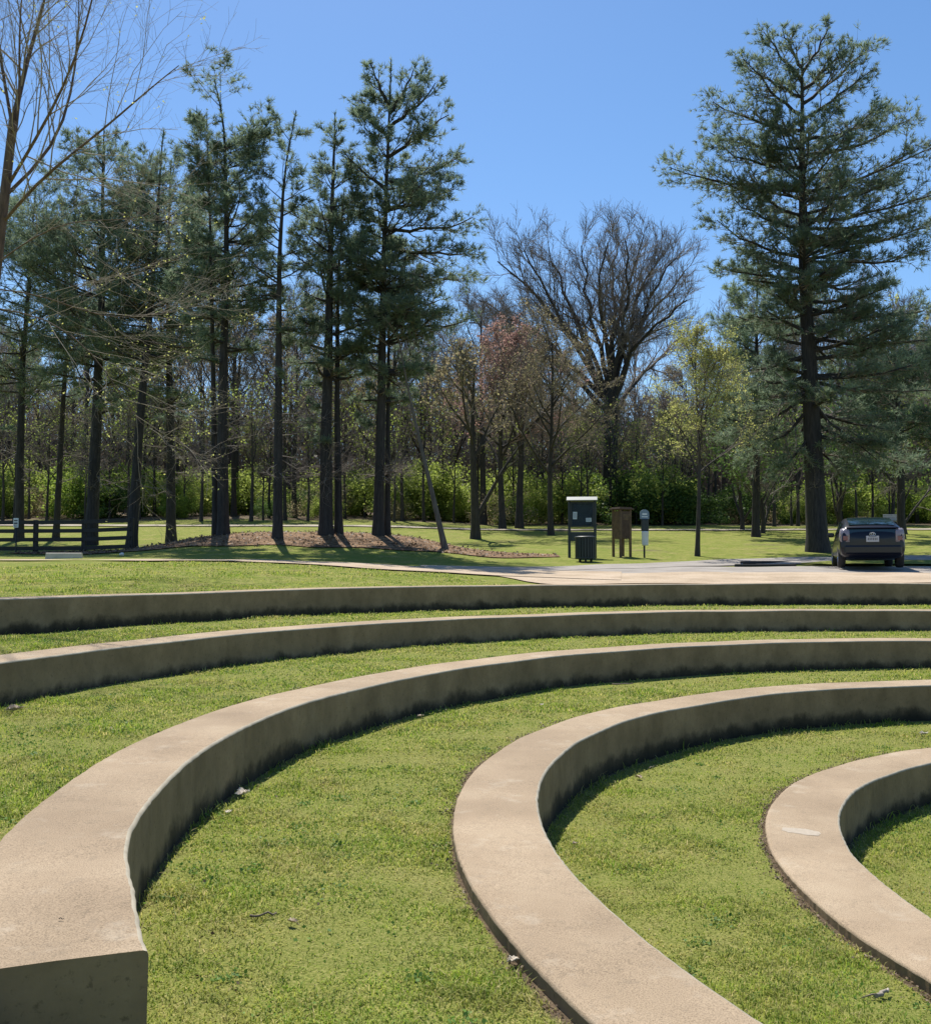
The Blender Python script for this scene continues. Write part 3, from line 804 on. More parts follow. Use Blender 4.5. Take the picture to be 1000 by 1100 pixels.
def bare_tree(name, label, cat, base, H, r0, seed, bark, twig, levels, leaf=None, lean=(0, 0), trunk_frac=.35, limbs=7, limb_ang=28, spread=1.0, group=None, trunk_pts=None, leafn=3, leafsz=.12, up=.06, tmin=.28, sides=9, wig=.09, limb_sd=8, limb_lv=.6):
    g = rs(seed)
    root = thing(name, label, cat, base, 0, group)
    if trunk_pts is None:
        n = 14; t = np.linspace(0, 1, n)
        T = np.stack([lean[0] * t + .12 * np.sin(t * 5 + seed) * H * .06, lean[1] * t + .1 * np.cos(t * 4 + seed) * H * .05, -.12 + t * H * trunk_frac], 1)
        T[:, :2] -= T[0, :2]
    else: T = path_pts(trunk_pts, 14)
    R = r0 * (1 - (.5 if trunk_frac < .55 else .82) * np.linspace(0, 1, 14)); R[0] *= 1.3; R[1] *= 1.05
    mt = MB(); tubes(mt, T, R, sides)
    mc = MB()
    Lh = H * (1 - trunk_frac)
    P1, R1 = grow(g, T[None], R[None], limbs, tmin, 1.0, limb_ang, limb_sd, (lambda t, pl: Lh * spread * (.6 + .4 * t)) if trunk_frac < .55 else (lambda t, pl: H * .36 * spread * (1.12 - .75 * (t - tmin) / (1 - tmin))), .62, 9, up, wig, 0, .02, .22, limb_lv)
    top = np.argmax(P1[:, -1, 2])
    tubes(mt, P1, R1, 6)
    P, Rr = P1, R1
    allP = []
    for lv in levels:
        P, Rr = grow(g, P, Rr, lv['n'], lv.get('t0', .2), 1.0, lv.get('a', 32), 10, (lambda f, mn: (lambda t, pl: np.maximum(pl * f * (1.15 - .6 * t), mn)))(lv['l'], lv.get('mn', .2)), lv.get('rr', .55), lv.get('np', 5), lv.get('up', .05), .11, 0, lv.get('rm', .006), .3)
        tubes(mc, P, Rr, lv.get('s', 3), 0)
        allP.append(P)
    mats = [M[twig]]
    if leaf:
        pos, _ = along(g, P, leafn, .15, 1); pos = pos + g.randn(len(pos), 3) * .04
        leaves(g, mc, pos, leafsz, 1); mats.append(M[leaf])
    mt.build('trunk', M[bark], root); mc.build('crown', mats, root)
    return root


L3 = [dict(n=7, l=.5, a=34, up=.07, s=4, np=6, rm=.02), dict(n=6, l=.5, a=34, up=.06, rm=.013), dict(n=5, l=.5, a=34, np=4, mn=.4, up=.05, rm=.009)]
# the great bare tree
b = PX(655, 76); g = rs(31)
root = thing('bare_tree', 'great spreading leafless tree towering behind the notice board', 'bare tree', b)
T = path_pts([Vector((0, 0, -.2))] + [PX(a_, 76, b_) - b for a_, b_ in ((655, 500), (656, 460), (657, 415))], 12); R = .62 - .012 * np.arange(12.); R[0] = .8
mt = MB(); tubes(mt, T, R, 14); mc = MB(); limb = []
for pts in ([(656, 432), (635, 366), (609, 325), (588, 300), (566, 268), (548, 250)], [(655, 430), (612, 372), (590, 340), (560, 324), (530, 300)], [(657, 425), (635, 361), (620, 309), (604, 260), (598, 232)], [(656, 420), (651, 356), (640, 325), (633, 283), (630, 230)],
            [(658, 420), (656, 356), (647, 317), (648, 275), (656, 226)], [(660, 425), (661, 346), (672, 304), (687, 268), (698, 218)], [(661, 430), (677, 338), (690, 301), (702, 262), (722, 236)], [(661, 432), (687, 348), (708, 309), (730, 284), (746, 262)],
            [(660, 436), (682, 366), (703, 340), (730, 318), (748, 300)], [(655, 440), (612, 384), (578, 358), (548, 338), (520, 328)], [(659, 426), (668, 366), (677, 325), (680, 272), (676, 222)], [(659, 452), (698, 392), (721, 370), (742, 344)], [(653, 462), (610, 420), (580, 396), (556, 372)],
            [(656, 428), (622, 350), (596, 290), (580, 250), (574, 236)], [(659, 428), (692, 330), (712, 286), (720, 258), (736, 246)], [(657, 425), (664, 330), (660, 280), (664, 250), (668, 224)]):
    dy = g.randn() * 4.5; q = [PX(652 + (a_ - 655) * (1.1 if a_ < 655 else .92), 76 + dy * (k / (len(pts) - 1)), 440 - (440 - b_) * .84) - b for k, (a_, b_) in enumerate(pts)]
    q = path_pts(q, 11); q[1:-1] += g.randn(9, 3) * .10; limb.append(q)
limb = np.array(limb); RL = np.full((len(limb), 11), .22) * np.linspace(1, .2, 11); tubes(mt, limb, RL, 7)
P, Rr = grow(g, limb, RL, 15, .22, 1, 30, 9, lambda t, pl: pl * .25 * (1.2 - .5 * t), .5, 7, .075, .08, 0, .03, .25, .5); tubes(mc, P, Rr, 4)
P2, R2 = grow(g, P, Rr, 9, .2, 1, 32, 9, lambda t, pl: np.maximum(pl * .46, .7), .55, 5, .07, .1, 0, .018, .35); tubes(mc, P2, R2, 3)
P3, R3 = grow(g, P2, R2, 8, .2, 1, 34, 10, lambda t, pl: np.maximum(pl * .5, .55), .6, 4, .06, .1, 0, .012, .4); tubes(mc, P3, R3, 3)
mt.build('trunk', M['dark_bark'], root); mc.build('crown', [M['twig']], root)
# reddish and brown budding trees in the middle
MG = 'budding trees between the pines and the notice board'
LM = [dict(n=8, l=.5, a=38, up=.07, s=4, np=6, rm=.014), dict(n=7, l=.5, a=38, up=.06, rm=.010), dict(n=5, l=.5, a=38, np=3, mn=.35, up=.05, rm=.007)]
fork = bare_tree('budding_tree', 'forked tree with a low limb sweeping right, left of the reddish tree', 'budding tree', PX(511, 50), 10.5, .25, 33, 'dark_bark', 'twig', LM, 'bud_brown', limbs=9, limb_ang=40, leafn=1, leafsz=.10, group=MG, trunk_frac=.85, tmin=.45)
b = PX(511, 50); q = path_pts([PX(a_, 50, b_) - b for a_, b_ in ((512, 556), (524, 534), (540, 505), (556, 482))], 10)
m2 = MB(); tubes(m2, q, np.linspace(.13, .05, 10), 7)
P2, R2 = grow(rs(3), q[None], np.linspace(.13, .05, 10)[None], 8, .4, 1, 40, 10, lambda t, pl: pl * .35, .5, 5, .05, .1); tubes(m2, P2, R2, 4)
P3, R3 = grow(rs(4), P2, R2, 7, .2, 1, 36, 10, lambda t, pl: pl * .5, .5, 4, .05, .1); tubes(m2, P3, R3, 3); m2.build('limb', M['dark_bark'], fork)
bare_tree('budding_tree', 'tree with pinkish red budding crown', 'budding tree', PX(540, 62), 13.6, .22, 34, 'dark_bark', 'red_twig', LM, 'bud_red', limbs=20, limb_ang=42, leafn=2, leafsz=.08, group=MG, trunk_frac=.85, tmin=.32)
bare_tree('budding_tree', 'brown hazy tree just left of the notice board', 'budding tree', PX(592, 54), 12.6, .17, 35, 'dark_bark', 'twig', LM, 'bud_brown', limbs=17, limb_ang=38, leafn=2, leafsz=.06, group=MG, trunk_frac=.85, tmin=.3)
bare_tree('budding_tree', 'upright olive brown tree between the reddish tree and the notice board', 'budding tree', PX(558, 63), 13.6, .26, 36, 'dark_bark', 'twig', LM, 'bud_brown', limbs=16, limb_ang=36, leafn=1, leafsz=.07, group=MG, trunk_frac=.85, tmin=.38)
bare_tree('young_tree', 'slender young tree with yellow green spring leaves beside the lane', 'young tree', PX(749, 37.5), 9.0, .095, 37, 'dark_bark', 'twig',
          [dict(n=8, l=.5, a=40, up=.09, s=3, np=5, rm=.010), dict(n=7, l=.5, a=40, up=.05, rm=.006, np=4), dict(n=4, l=.5, a=38, np=3, mn=.25, rm=.004)], 'leaf_yellow', limbs=14, limb_ang=34, leafn=4, leafsz=.05, trunk_frac=.85, up=.07, tmin=.36)
# the leaning bare trunk by the mulch bed
b = PX(479, 37)
pts = [Vector((0, 0, -.1))] + [PX(a_, 37, b_) - b for a_, b_ in ((462, 520), (445, 450), (432, 385), (426, 350))]
bare_tree('leaning_tree', 'thin bare tree leaning left at the end of the mulch bed', 'leaning tree', b, 6, .115, 38, 'grey_bark', 'twig', [dict(n=5, l=.5, rm=.008), dict(n=4, l=.5, rm=.006)], trunk_pts=pts, limbs=4, limb_ang=40, trunk_frac=.7, tmin=.7)
# small multi stem trees under the huge pine
SG = 'small dark trees beyond the huge pine'
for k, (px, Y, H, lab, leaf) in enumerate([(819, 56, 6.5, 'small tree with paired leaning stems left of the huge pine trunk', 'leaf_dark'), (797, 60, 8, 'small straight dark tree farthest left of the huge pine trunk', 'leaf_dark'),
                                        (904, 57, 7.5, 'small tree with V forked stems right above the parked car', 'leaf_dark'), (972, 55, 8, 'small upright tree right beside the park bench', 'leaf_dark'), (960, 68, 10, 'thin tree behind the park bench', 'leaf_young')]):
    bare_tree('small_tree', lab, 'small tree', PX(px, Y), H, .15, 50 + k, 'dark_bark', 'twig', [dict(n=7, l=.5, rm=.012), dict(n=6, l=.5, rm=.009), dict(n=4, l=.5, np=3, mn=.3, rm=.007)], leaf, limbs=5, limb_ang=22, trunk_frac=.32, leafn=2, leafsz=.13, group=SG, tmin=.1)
# yellow tree and bare trees on the right skyline
bare_tree('budding_tree', 'pale yellow budding tree on the skyline at the right edge', 'budding tree', PX(972, 88), 19, .3, 61, 'grey_bark', 'pale_twig', L3, 'leaf_yellow', limbs=9, limb_ang=26, leafn=3, leafsz=.2)
bare_tree('bare_tree', 'leafless tree with pale upright limbs behind the right boughs of the huge pine', 'bare tree', PX(938, 84), 21, .36, 62, 'grey_bark', 'twig', L3, None, limbs=8, limb_ang=22)

# the near tree at the left edge of the photo: foot just out of view, limbs fan into it
b = PX(-38, 19.5)
T = [Vector((0, 0, -.1))] + [PX(a_, 19.5, b_) - b for a_, b_ in ((-30, 460), (-8, 320), (4, 220), (14, 130))]
g = rs(77); root = thing('near_tree', 'nearest tree at the left edge, reddish limbs and fine twigs just breaking leaf', 'tree', b)
T = path_pts(T, 16); R = .15 * (1 - .45 * np.linspace(0, 1, 16)); R[0] *= 1.6
mt = MB(); tubes(mt, T, R, 10); mc = MB()
limb = []
for pts in ([(14, 130), (30, 60), (46, 10), (60, -60)], [(14, 140), (0, 60), (-6, 0), (-4, -60)], [(8, 200), (50, 130), (84, 60), (104, -20), (112, -60)], [(2, 240), (44, 190), (110, 140), (160, 95), (192, 70)], [(10, 180), (22, 110), (20, 40), (26, -40)],
            [(6, 210), (60, 160), (80, 90), (86, 20), (84, -40)], [(0, 280), (40, 250), (90, 232), (128, 240), (190, 222)], [(-6, 310), (50, 315), (110, 345), (170, 338), (240, 322)], [(-10, 330), (60, 340), (120, 400), (150, 470), (205, 478)], [(-4, 300), (-60, 250), (-120, 160)], [(-20, 400), (-90, 360), (-150, 340)]):
    q = []
    yy = 19.5 + g.randn() * .2
    dy = g.randn() * .5
    for k, (a_, b_) in enumerate(pts): q.append(PX(a_, yy + dy * k, b_) - b)
    limb.append(path_pts(q, 10))
limb = np.array(limb) + 0; RL = np.full((len(limb), 10), .038) * np.linspace(1, .2, 10); RL[6:] *= .4; RL[0] *= 1.5
tubes(mt, limb, RL, 6)
P2, R2 = grow(g, limb, RL, 14, .10, 1, 34, 10, lambda t, pl: pl * (.5 - .25 * t), .5, 6, .03, .10, 0, .006, .3); tubes(mc, P2, R2, 4, 0)
P3, R3 = grow(g, P2, R2, 7, .2, 1, 36, 12, lambda t, pl: np.maximum(pl * .42, .2), .55, 5, .02, .12, 0, .0035, .35); tubes(mc, P3, R3, 3, 0)
P4, R4 = grow(g, P3, R3, 3, .3, 1, 38, 12, lambda t, pl: np.maximum(pl * .45, .12), .6, 3, 0, .12, 0, .0025, .4); tubes(mc, P4, R4, 3, 0)
pos, _ = along(g, P4, 1, .5, 1)
low = (pos[:, 2] < 6.4) & (g.rand(len(pos)) < .5) | (g.rand(len(pos)) < .1)
pl_ = np.repeat(pos[low], 3, 0); leaves(g, mc, pl_ + g.randn(*pl_.shape) * .035, .03, 1)
mt.build('trunk', M['red_bark'], root); mc.build('crown', [M['pale_twig'], M['leaf_yellow']], root)

# the wood behind: prototypes, then copies
FG = 'trees of the wood behind the park'
Z0 = Vector((0, 0, 0))
LF = [dict(n=6, l=.5, a=32, up=.07, s=3, np=5, rm=.025), dict(n=6, l=.5, a=34, up=.05, np=4, rm=.016), dict(n=4, l=.5, a=34, np=3, mn=.6, rm=.012)]
WLAB = ['leafless grey brown tree in the wood behind the park', 'tall slim leafless tree in the wood behind the park', 'woodland tree with a thin veil of young green leaves', 'woodland tree with brownish buds', 'thin dark sapling among the undergrowth at the wood edge']
protos = [bare_tree('wood_tree', WLAB[0], 'tree', Z0, 17, .26, 81, 'dark_bark', 'twig', LF, None, limbs=15, limb_ang=40, group=FG, trunk_frac=.85, tmin=.38),
          bare_tree('wood_tree', WLAB[1], 'tree', Z0, 20, .22, 82, 'dark_bark', 'twig', LF, None, limbs=13, limb_ang=32, trunk_frac=.9, group=FG, tmin=.5),
          bare_tree('wood_tree', WLAB[2], 'tree', Z0, 13, .16, 83, 'dark_bark', 'twig', LF, 'leaf_young', limbs=14, limb_ang=42, leafn=2, leafsz=.10, group=FG, trunk_frac=.85, tmin=.35),
          bare_tree('wood_tree', WLAB[3], 'tree', Z0, 15, .2, 84, 'dark_bark', 'twig', LF, 'bud_brown', limbs=15, limb_ang=40, leafn=2, leafsz=.11, group=FG, trunk_frac=.85, tmin=.4),
          bare_tree('wood_sapling', WLAB[4], 'sapling', Z0, 8, .11, 85, 'dark_bark', 'twig', [dict(n=6, l=.5, rm=.015), dict(n=5, l=.5, rm=.012, np=4)], 'leaf_young', limbs=9, limb_ang=34, trunk_frac=.85, tmin=.4, leafn=1, leafsz=.11, group='saplings at the wood edge')]
g = rs(9)
first = [True] * 5
def put(k, x, y, sc, rz, lab=None):
    loc = (x, y, gz(x, y) - .05)
    if first[k]:
        first[k] = False; p = protos[k]; p.location = loc; p.rotation_euler = (0, 0, rz); p.scale = (sc,) * 3
    else: dup(protos[k], loc, rz, sc)
for row, (Y, n) in enumerate(((73, 15), (79, 17), (87, 19), (97, 22), (110, 24), (126, 26))):
    for i in range(n):
        y = Y + g.randn() * 2.0; hw = .60 * y
        x = -hw + 2 * hw * (i + .2 + .6 * g.rand()) / n
        pxx = 500 + x / y * FPX
        k = int(g.choice(4, p=[.40, .28, .16, .16]))
        sc = (.78 + .32 * g.rand()) * (1.0 if row < 3 else 1.1)
        if 560 < pxx < 800 and row < 4: sc *= .78; k = int(g.choice([0, 2, 3]))
        put(k, x, y, sc, g.rand() * 6.3)
for i in range(70):
    y = 66 + g.rand() * 9; x = (-.58 + 1.16 * (i + g.rand()) / 70) * y
    put(4, x, y, .7 + .6 * g.rand(), g.rand() * 6.3)

# the depth of the wood, one mass of brush and twigs behind the trees one can tell apart
g = rs(14); n = 60000
xx = (g.rand(n) - .5) * 220; yy = 112 + g.rand(n) * 34; zz = G(xx, yy) + 14 * g.rand(n) ** 1.5
mb = MB(); leaves(g, mb, np.stack([xx, yy, zz], 1), .55, 0)
n = 24000; x0 = (g.rand(n) - .5) * 220; y0 = 112 + g.rand(n) * 34; h_ = 4 + 12 * g.rand(n)
P = np.stack([np.stack([x0 + g.randn(n) * .4 * q, y0, G(x0, y0) + h_ * q / 3], 1) for q in range(4)], 1); tubes(mb, P, np.full((n, 4), .06) * np.linspace(1, .4, 4), 3, 1)
tag(mb.build('far_wood', [M['far_brush'], M['twig']]), 'dense brown and green depth of the wood', 'wood', kind='stuff')

# undergrowth shrubs
def shrub(label, seed, leaf, H=3.4, W=2.2, n=9500, sz=.125):
    g = rs(seed); root = thing('shrub', label, 'shrub', Z0, 0, 'shrubs along the wood edge')
    mt = MB(); ns = 9
    st = np.empty((ns, 6, 3)); a = g.rand(ns) * 2 * PI
    d = nrm(np.stack([np.cos(a) * .5, np.sin(a) * .5, np.ones(ns)], 1)); st[:, 0] = d * [.2, .2, 0]
    for q in range(1, 6): st[:, q] = st[:, q - 1] + d * (H * (.6 + .3 * g.rand(ns)) / 5)[:, None]; d = nrm(d + .2 * g.randn(ns, 3) * [1, 1, .4])
    tubes(mt, st, np.full((ns, 6), .03) * np.linspace(1, .3, 6), 4); mt.build('stem', M['dark_bark'], root)
    cl = g.randn(46, 3) * [W * .55, W * .55, H * .3] + [0, 0, H * .5]; cl[:, 2] = np.clip(cl[:, 2], .3, H)
    c = cl[g.randint(0, 46, n)] + g.randn(n, 3) * .30; c[:, 2] = np.abs(c[:, 2]) + .03
    mc = MB(); leaves(g, mc, c, sz, 0, .6); mc.build('foliage', M[leaf], root)
    return root
SL = ['bright spring green shrub at the wood edge', 'lush light green shrub at the wood edge', 'dark green shrub in the shade of the wood', 'dry brown brush at the wood edge']
sh = [shrub(SL[0], 91, 'leaf_green'), shrub(SL[1], 92, 'leaf_young', 3.0, 2.6), shrub(SL[2], 93, 'leaf_dark', 2.8, 2.4), shrub(SL[3], 94, 'bud_brown', 2.6, 2.4, 4000, .1)]
sf = [True] * 4
for i in range(110):
    y = 69 + g.rand() * 13; x = (-.6 + 1.2 * (i + g.rand()) / 110) * y; pxx = 500 + x / y * FPX
    k = int(g.choice(4, p=[.34, .36, .13, .17] if not 650 < pxx < 860 else [.2, .15, .45, .2]))
    if math.sin(x * .55 + 1) + .8 * math.sin(x * 1.37) + .6 * g.randn() < -.9: continue
    loc = (x, y, gz(x, y) - .05); sc = (.42 + .85 * g.rand() ** 1.5) * (.8 if pxx > 780 else 1); rz = g.rand() * 6.3
    if sf[k]: sf[k] = False; sh[k].location = loc; sh[k].rotation_euler = (0, 0, rz); sh[k].scale = (sc,) * 3
    else: dup(sh[k], loc, rz, (sc * 1.1, sc * 1.1, sc))

exec_objects = True
# ------------------------------------------------------------------ street furniture
M['black_wood'] = plain('black painted wood', (.014, .013, .013), .6, 0, .35, 8)
M['dark_green'] = plain('dark green paint', (.010, .018, .019), .45, 0, .2, 5)
M['roof_grey'] = plain('pale roof metal', (.13, .15, .14), .5, 0, .12, 4)
M['board_blue'] = plain('notice board cloth', (.014, .026, .034), .7, 0, .2, 9)
M['paper'] = plain('paper', (.72, .74, .74), .8, 0, .06, 20)
M['ink'] = plain('ink', (.12, .12, .13), .8, 0, .1, 20)
M['brown_wood'] = plain('weathered brown wood', (.135, .085, .045), .8, 0, .35, 7)
M['brown_wood2'] = plain('dark brown panel', (.085, .05, .032), .8, 0, .35, 7)
M['white_plastic'] = plain('white plastic', (.6, .62, .66), .5, 0, .06, 5)
M['sign_blue'] = plain('blue grey sign', (.16, .22, .28), .5, 0, .25, 14)
M['kerb'] = plain('pale kerb concrete', (.50, .45, .37), .9, 0, .15, 6)
M['black_rubber'] = plain('black rubber', (.02, .02, .022), .8, 0, .25, 8)
M['bench_grey'] = plain('grey bench slats', (.36, .36, .37), .6, 0, .12, 6)
M['car_paint'] = plain('navy car paint', (.004, .005, .014), .3, 0, .05, 2, .3, .25)
M['chrome'] = plain('chrome', (.55, .56, .58), .15, 1, .05, 3)
M['lamp'] = plain('clear tail lamp', (.24, .22, .26), .15, 0, .2, 9, .6)
M['lamp_red'] = plain('red tail lamp', (.16, .05, .06), .15, 0, .1, 9, .6)
M['plate'] = plain('number plate', (.42, .44, .48), .4, 0, .08, 9)
m, nt, bs, nd, ln = newmat('dark car glass'); bs.inputs['Base Color'].default_value = (.012, .03, .038, 1); bs.inputs['Roughness'].default_value = .04; bs.inputs['Specular IOR Level'].default_value = .9; M['car_glass'] = m
m, nt, bs, nd, ln = newmat('display glass'); bs.inputs['Base Color'].default_value = (.9, .95, 1, 1); bs.inputs['Roughness'].default_value = .02; bs.inputs['Transmission Weight'].default_value = 1; bs.inputs['IOR'].default_value = 1.05; M['glass'] = m
M['stone'] = plain('pale stone', (.7, .68, .64), .8, 0, .1, 20)
M['dead_leaf'] = plain('dead leaf', (.50, .40, .28), .8, 0, .25, 30)
M['pale_leaf'] = plain('bleached leaf', (.68, .60, .48), .8, 0, .2, 30)
M['orange_leaf'] = plain('orange leaf', (.42, .17, .05), .8, 0, .25, 30)
M['stick'] = plain('stick', (.16, .125, .09), .9, 0, .35, 25)
M['grey_stick'] = plain('grey driftwood stick', (.30, .26, .21), .9, 0, .3, 30)

# fence: black four-rail, its right end by the leaning pine
fy = 38.5; xs = [PX(p, fy).x for p in (-66, -14, 38, 90, 141)]
zb = gz(xs[2], fy)
fr = thing('rail_fence', 'black four rail wooden fence in front of the pines at the left', 'fence', (xs[4], fy, gz(xs[4], fy)))
for x in xs:
    box(MB(), (x - xs[4], 0, gz(x, fy) - fr.location.z + .58), (.16, .16, 1.36), 0, .015).build('post', M['black_wood'], fr)
for i in range(4):
    for x0, x1 in zip(xs[:-1], xs[1:]):
        z0, z1 = gz(x0, fy) - fr.location.z, gz(x1, fy) - fr.location.z
        box(MB(), ((x0 + x1) / 2 - xs[4], -.1, (z0 + z1) / 2 + .16 + i * .335), (x1 - x0 - .01, .04, .15), 0, .006, ry=-math.atan2(z1 - z0, x1 - x0)).build('rail', M['black_wood'], fr)
# small white sign on a thin post before the fence
b = PX(17, 37.8); s = thing('fence_sign', 'small white sign on a thin post before the black fence', 'sign', b)
lathe(MB(), [(.03, -.1), (.03, 1.35), (0, 1.36)], n=8).build('post', M['black_wood'], s)
pn = box(MB(), (0, -.045, 1.15), (.19, .025, .36), 0, .004).build('sign_panel', M['paper'], s)
mk = MB(); box(mk, (0, -.062, 1.24), (.13, .006, .05), 0, 0); box(mk, (0, -.062, 1.13), (.13, .006, .07), 0, 0); box(mk, (0, -.062, 1.03), (.13, .006, .03), 0, 0); mk.build('sign_marking', M['ink'], pn)

# wheel stop on the verge
b = PG(69, 600); s = thing('wheel_stop', 'pale concrete wheel stop at the lane end beside the fence', 'wheel stop', b, math.radians(8))
mb = MB(); V = []
for x in (-.52, .52):
    for y, z in ((-.11, -.05), (-.075, .15), (-.05, .17), (.05, .17), (.075, .15), (.11, -.05)): V.append((x * (1 if z < .1 else .97), y, z))
mb.add(V, [[i, i + 1, i + 7, i + 6] for i in range(5)]); mb.f.append((np.array([[0, 5, 4, 1], [1, 4, 3, 2], [6, 7, 10, 11], [7, 8, 9, 10]]), 0, False)); mb.build('stop_block', M['kerb'], s)
pin = MB(); lathe(pin, [(.025, .165), (.025, .185), (0, .186)], c=(.4, 0, 0), n=8); lathe(pin, [(.025, .165), (.025, .185), (0, .186)], c=(-.4, 0, 0), n=8); pin.build('anchor_pin', M['black_rubber'], s)
b = PG(131, 597.5); mb = MB(); V = rs(2).randn(60, 3); V = nrm(V)
bm = bmesh.new(); bmesh.ops.create_icosphere(bm, subdivisions=2, radius=.075)
for v in bm.verts: v.co *= 1 + .12 * math.sin(v.co.x * 60 + v.co.y * 40); v.co.z *= .8
me = bpy.data.meshes.new('stone'); bm.to_mesh(me); bm.free(); me.materials.append(M['stone']); o = bpy.data.objects.new('stone', me); C.objects.link(o); o.location = b + Vector((0, 0, .06)); tag(o, 'small white stone by the lane at the foot of the pines', 'stone')

# notice board
b = PX(625.5, 36.5); K = thing('notice_board', 'dark green notice board with pale little roof and two pinned papers', 'notice board', b, math.radians(-8))
for sx in (-.47, .47): box(MB(), (sx, 0, 1.02), (.1, .1, 2.2), 0, .01).build('post', M['dark_green'], K)
mb = MB(); box(mb, (0, .0, 1.60), (.84, .05, .92)); box(mb, (0, -.05, 2.04), (.84, .06, .05)); box(mb, (0, -.05, 1.165), (.84, .06, .05)); box(mb, (-.395, -.05, 1.6), (.05, .06, .82)); box(mb, (.395, -.05, 1.6), (.05, .06, .82))
cs = mb.build('display_case', M['dark_green'], K)
box(MB(), (0, -.029, 1.60), (.74, .006, .80), 0, 0).build('backing', M['board_blue'], cs)
box(MB(), (-.26, -.036, 1.56), (.15, .006, .27), 0, 0, ry=.03).build('paper', M['paper'], cs); box(MB(), (.24, -.036, 1.40), (.2, .006, .14), 0, 0, ry=-.02).build('paper', M['paper'], cs)
mb = MB(); 
for q in range(5): box(mb, (-.26, -.0405, 1.64 - q * .04), (.11, .002, .012), 0, 0, ry=.03)
for q in range(3): box(mb, (.24, -.0405, 1.44 - q * .035), (.15, .002, .01), 0, 0)
mb.build('print', M['ink'], cs)
box(MB(), (0, -.075, 1.60), (.74, .006, .82), 0, 0).build('glass_door', M['glass'], K)
box(MB(), (0, 0, .79), (.84, .05, .34)).build('lower_panel', M['dark_green'], K)
mb = MB(); box(mb, (0, -.13, 2.17), (1.12, .34, .035), 0, .006, rx=.42); box(mb, (0, .13, 2.17), (1.12, .30, .035), 0, .006, rx=-.42); mb.build('roof', M['roof_grey'], K)
# litter bin
b = PX(629, 34.3); T_ = thing('litter_bin', 'dark slatted litter bin in front of the notice board', 'litter bin', b, 0)
lathe(MB(), [(0, .1), (.31, .1), (.31, .84), (.29, .84)], n=24).build('liner', M['black_rubber'], T_)
for q in range(22):
    a = q * 2 * PI / 22; box(MB(), (.345 * math.cos(a), .345 * math.sin(a), .46), (.022, .075, .74), a, .006).build('slat', M['dark_green'], T_)
lathe(MB(), [(.30, .815), (.37, .815), (.385, .835), (.37, .865), (.27, .885), (.25, .87)], n=28).build('rim', M['dark_green'], T_)
lathe(MB(), [(.36, .12), (.368, .14), (.36, .16)], n=24).build('band', M['dark_green'], T_)
for q in range(3):
    a = q * 2.1 + .4; box(MB(), (.22 * math.cos(a), .22 * math.sin(a), .04), (.07, .07, .14), a, .01).build('foot', M['black_rubber'], T_)
# wooden box on four posts
b = PX(668, 37.0); W_ = thing('wooden_board', 'brown wooden boxed board on four posts right of the notice board', 'wooden board', b, math.radians(28))
for sx, sy in ((-.3, -.3), (.3, -.3), (.3, .3), (-.3, .3)): box(MB(), (sx, sy, .82), (.11, .11, 1.84), 0, .012).build('post', M['brown_wood'], W_)
for sx, sy, rz in ((0, -.33, 0), (.33, 0, PI / 2), (0, .33, 0), (-.33, 0, PI / 2)):
    mb = MB()
    for q in range(4): box(mb, ((-.21 + q * .14) * math.cos(rz) + sx, (-.21 + q * .14) * math.sin(rz) + sy, 1.18), (.135, .03, 1.02), rz, .005)
    mb.build('panel', M['brown_wood2'] if sx == 0 else M['brown_wood'], W_)
mb = MB(); box(mb, (0, 0, 1.77), (.90, .90, .05), 0, .01); box(mb, (0, 0, 1.81), (.74, .74, .05), 0, .01); mb.build('roof', M['brown_wood2'], W_)
box(MB(), (.02, -.352, 1.47), (.40, .012, .22), 0, .003).build('sign_plate', M['brown_wood'], W_)
W_.scale = (.74, .74, 1)
# dog waste station
b = PX(692.5, 36.3); D_ = thing('waste_station', 'dog waste station, dark box over a white bin on a thin post', 'waste station', b, math.radians(5))
box(MB(), (0, .05, .80), (.06, .05, 1.8), 0, .005).build('post', M['black_wood'], D_)
mb = MB(); a = np.linspace(0, PI, 15); V = [(.17 * math.cos(t), y, 1.62 + .15 * math.sin(t)) for y in (-.035, -.005) for t in a] + [(sx * .17, y, 1.42) for y in (-.035, -.005) for sx in (1, -1)]
F3 = [[30, i, i + 1] for i in range(14)]; 
ring = list(range(15)) + [31, 30]; ring2 = [i + 15 for i in range(15)] + [33, 32]
mb.v.append(np.array(V)); mb.n = len(V)
mb.f.append((np.array([[ring[i], ring[(i + 1) % 17], ring2[(i + 1) % 17], ring2[i]] for i in range(17)]), 0, False))
mb.f.append((np.array([[ring[0], ring[i], ring[i + 1]] for i in range(1, 16)] + [[ring2[0], ring2[i + 1], ring2[i]] for i in range(1, 16)]), 0, False))
sg = mb.build('sign_panel', M['sign_blue'], D_)
mk = MB(); box(mk, (0, -.04, 1.60), (.18, .006, .05), 0, 0); box(mk, (0, -.04, 1.5), (.22, .006, .03), 0, 0); mk.build('sign_marking', M['paper'], sg)
box(MB(), (0, -.06, 1.19), (.26, .16, .44), 0, .03).build('bag_box', M['dark_green'], D_)
mb = MB(); lathe(mb, [(0, .45), (.11, .45), (.115, .5), (.13, .93), (.135, .95), (.125, .97), (0, .98)], c=(0, -.08, 0), n=18); mb.build('waste_bin', M['white_plastic'], D_)

